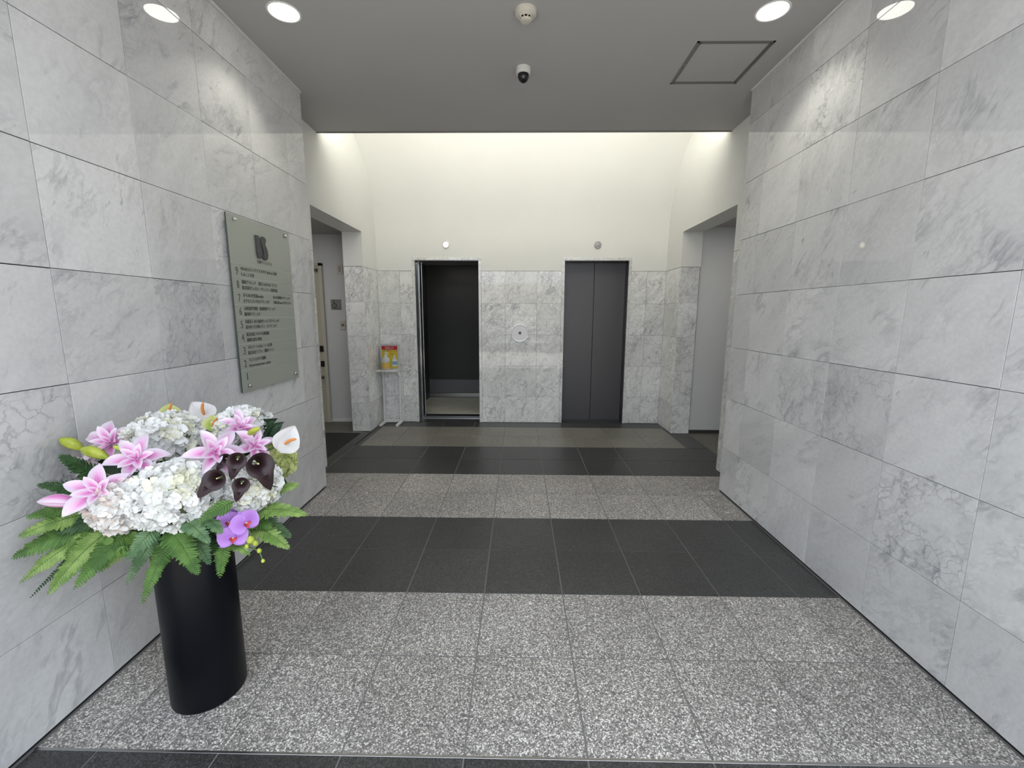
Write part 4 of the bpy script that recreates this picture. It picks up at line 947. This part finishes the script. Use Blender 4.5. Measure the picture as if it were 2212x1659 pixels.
# fern fronds
def frond(A, B, wd, tone, lab, seed):
    rr = random.Random(seed); A = Vector(A); B = Vector(B); L_ = (B - A).length
    root = thing('fern_frond', lab, 'fern', A)
    out = (B - A).normalized(); side_h = Vector((out.x, out.y, 0))
    C_ = (A + B) / 2 + Vector((0, 0, 0.16 * L_)) + CAMD * 0.02
    P = lambda t: (A * (1 - t) ** 2 + C_ * 2 * t * (1 - t) + B * t * t) - A
    N0 = (CAMD * 0.8 + Vector((0, 0, 0.6)) + Vector((rr.uniform(-.2, .2), rr.uniform(-.2, .2), 0))).normalized()
    k = MB(); k.tube([P(i / 10) for i in range(11)], [0.0018 * (1 - .07 * i) for i in range(11)], 5); k.build('midrib', M['stem'] if tone != 0 else M['fern0'], root)
    v = []; f = []; n = max(14, int(L_ / 0.0072)); W2 = wd / 2 * 1.8
    for i in range(n):
        t = 0.06 + 0.94 * i / (n - 1)
        p = P(t); T = (P(min(1, t + .02)) - P(max(0, t - .02))).normalized(); Sd = T.cross(N0).normalized(); N = Sd.cross(T).normalized()
        pl = W2 * (min(1, t / 0.22) ** 0.6) * (1 - t) ** 0.62 + 0.003
        for s in (-1, 1):
            l = pl * rr.uniform(0.85, 1.1); ang = 0.38 + 0.35 * t + rr.uniform(-.08, .08); D = (Sd * s * math.cos(ang) + T * math.sin(ang)).normalized()
            E = D.cross(N).normalized(); hw = min(0.0062, 0.0014 + l * 0.15) * rr.uniform(.85, 1.1); dr = rr.uniform(0.05, 0.30)
            cs = [0.0, 0.22, 0.40, 0.58, 0.74, 0.88]; ws = [0.55, 1.0, 0.8, 0.92, 0.6, 0.5]; b0 = len(v)
            for c_, w_ in zip(cs, ws):
                c0 = p + D * l * c_ - N * l * dr * c_ * c_
                v += [c0 - E * hw * w_ - N * hw * .25, c0 + N * hw * .12, c0 + E * hw * w_ - N * hw * .25]
            v.append(p + D * l - N * l * dr)
            for j in range(5):
                a = b0 + 3 * j; f += [(a, a + 3, a + 4, a + 1), (a + 1, a + 4, a + 5, a + 2)]
            a = b0 + 15; f += [(a, b0 + 18, a + 1), (a + 1, b0 + 18, a + 2)]
    put('leaflets', new_mesh('leaflets', v, f, (M['fern%d' % tone],), False), root, kind='stuff')
    s = MB(); e = Vector((VX, VY, 0.70)) - A; s.tube([Vector((0, 0, 0)), e * 0.5 + Vector((0, 0, .03)), e], 0.002, 5); s.build('stem', M['stem'], root)
for i, (A, B, wd, tone, lab) in enumerate(FRN): frond(A, B, wd, tone, lab, i + 3)

# broad dark leaves and the small round-leaved sprig
def lance(u, v):
    w = math.sin(PI * min(1, .05 + .95 * v) ** 0.9) ** 0.8 if v < .999 else 0.018
    return (u * w * 0.2, v, 0.12 * v - 0.25 * v * v + 0.06 * u * u)
LM = grid_petal('leaf', M['leaf_dark'], 1, 1, lance, 4, 8)
random.seed(11)
sp_ = thing('foliage', 'dark green broad leaves filling the gaps among the flowers', 'leaves', (VX + .02, VY - .02, 0.78))
O_ = Vector(sp_.location)
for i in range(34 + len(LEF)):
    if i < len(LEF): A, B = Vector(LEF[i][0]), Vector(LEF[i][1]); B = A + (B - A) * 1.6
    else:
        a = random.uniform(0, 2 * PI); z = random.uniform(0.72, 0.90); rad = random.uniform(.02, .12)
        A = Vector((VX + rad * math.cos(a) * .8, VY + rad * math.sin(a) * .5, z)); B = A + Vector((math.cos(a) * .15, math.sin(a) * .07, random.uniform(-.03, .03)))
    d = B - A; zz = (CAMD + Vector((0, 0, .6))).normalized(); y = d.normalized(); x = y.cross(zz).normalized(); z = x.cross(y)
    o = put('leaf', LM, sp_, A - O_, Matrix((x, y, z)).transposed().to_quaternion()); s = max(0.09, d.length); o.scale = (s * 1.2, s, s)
k = MB()
for i in range(7):
    a = i * 0.9; k.tube([(0.03 * math.cos(a), .03 * math.sin(a), -.09), (0.06 * math.cos(a), .04 * math.sin(a), .04), (0.13 * math.cos(a), .05 * math.sin(a), .16)], .003, 5)
k.build('stem', M['stem'], sp_)
def roundleaf(u, v):
    w = math.sin(PI * min(1, .06 + .94 * v) ** 0.8) ** 0.55 if v < .999 else 0.12
    return (u * w * .52, v, 0.12 * u * u - .15 * v * v)
IM = grid_petal('leaf', M['ivy'], 1, 1, roundleaf, 4, 6)
iv = thing('ivy_sprig', 'sprig of small round light green leaves left of the vase rim', 'leaves', IVY[0]); O_ = Vector(IVY[0])
for i, p in enumerate(IVY * 2):
    p = Vector(p) + Vector([random.uniform(-.012, .012) for _ in range(3)]); q = facing(random.uniform(-.4, .4), random.uniform(0, .7), random.uniform(0, 360))
    o = put('leaf', IM, iv, p - O_, q); s = random.uniform(.022, .036); o.scale = (s, s, s)
k = MB(); k.tube([Vector(IVY[2]) - O_, Vector((0, 0, 0)), Vector(IVY[3]) - O_, Vector((VX - .03, VY - .03, .72)) - O_], .002, 5); k.build('stem', M['stem'], iv)
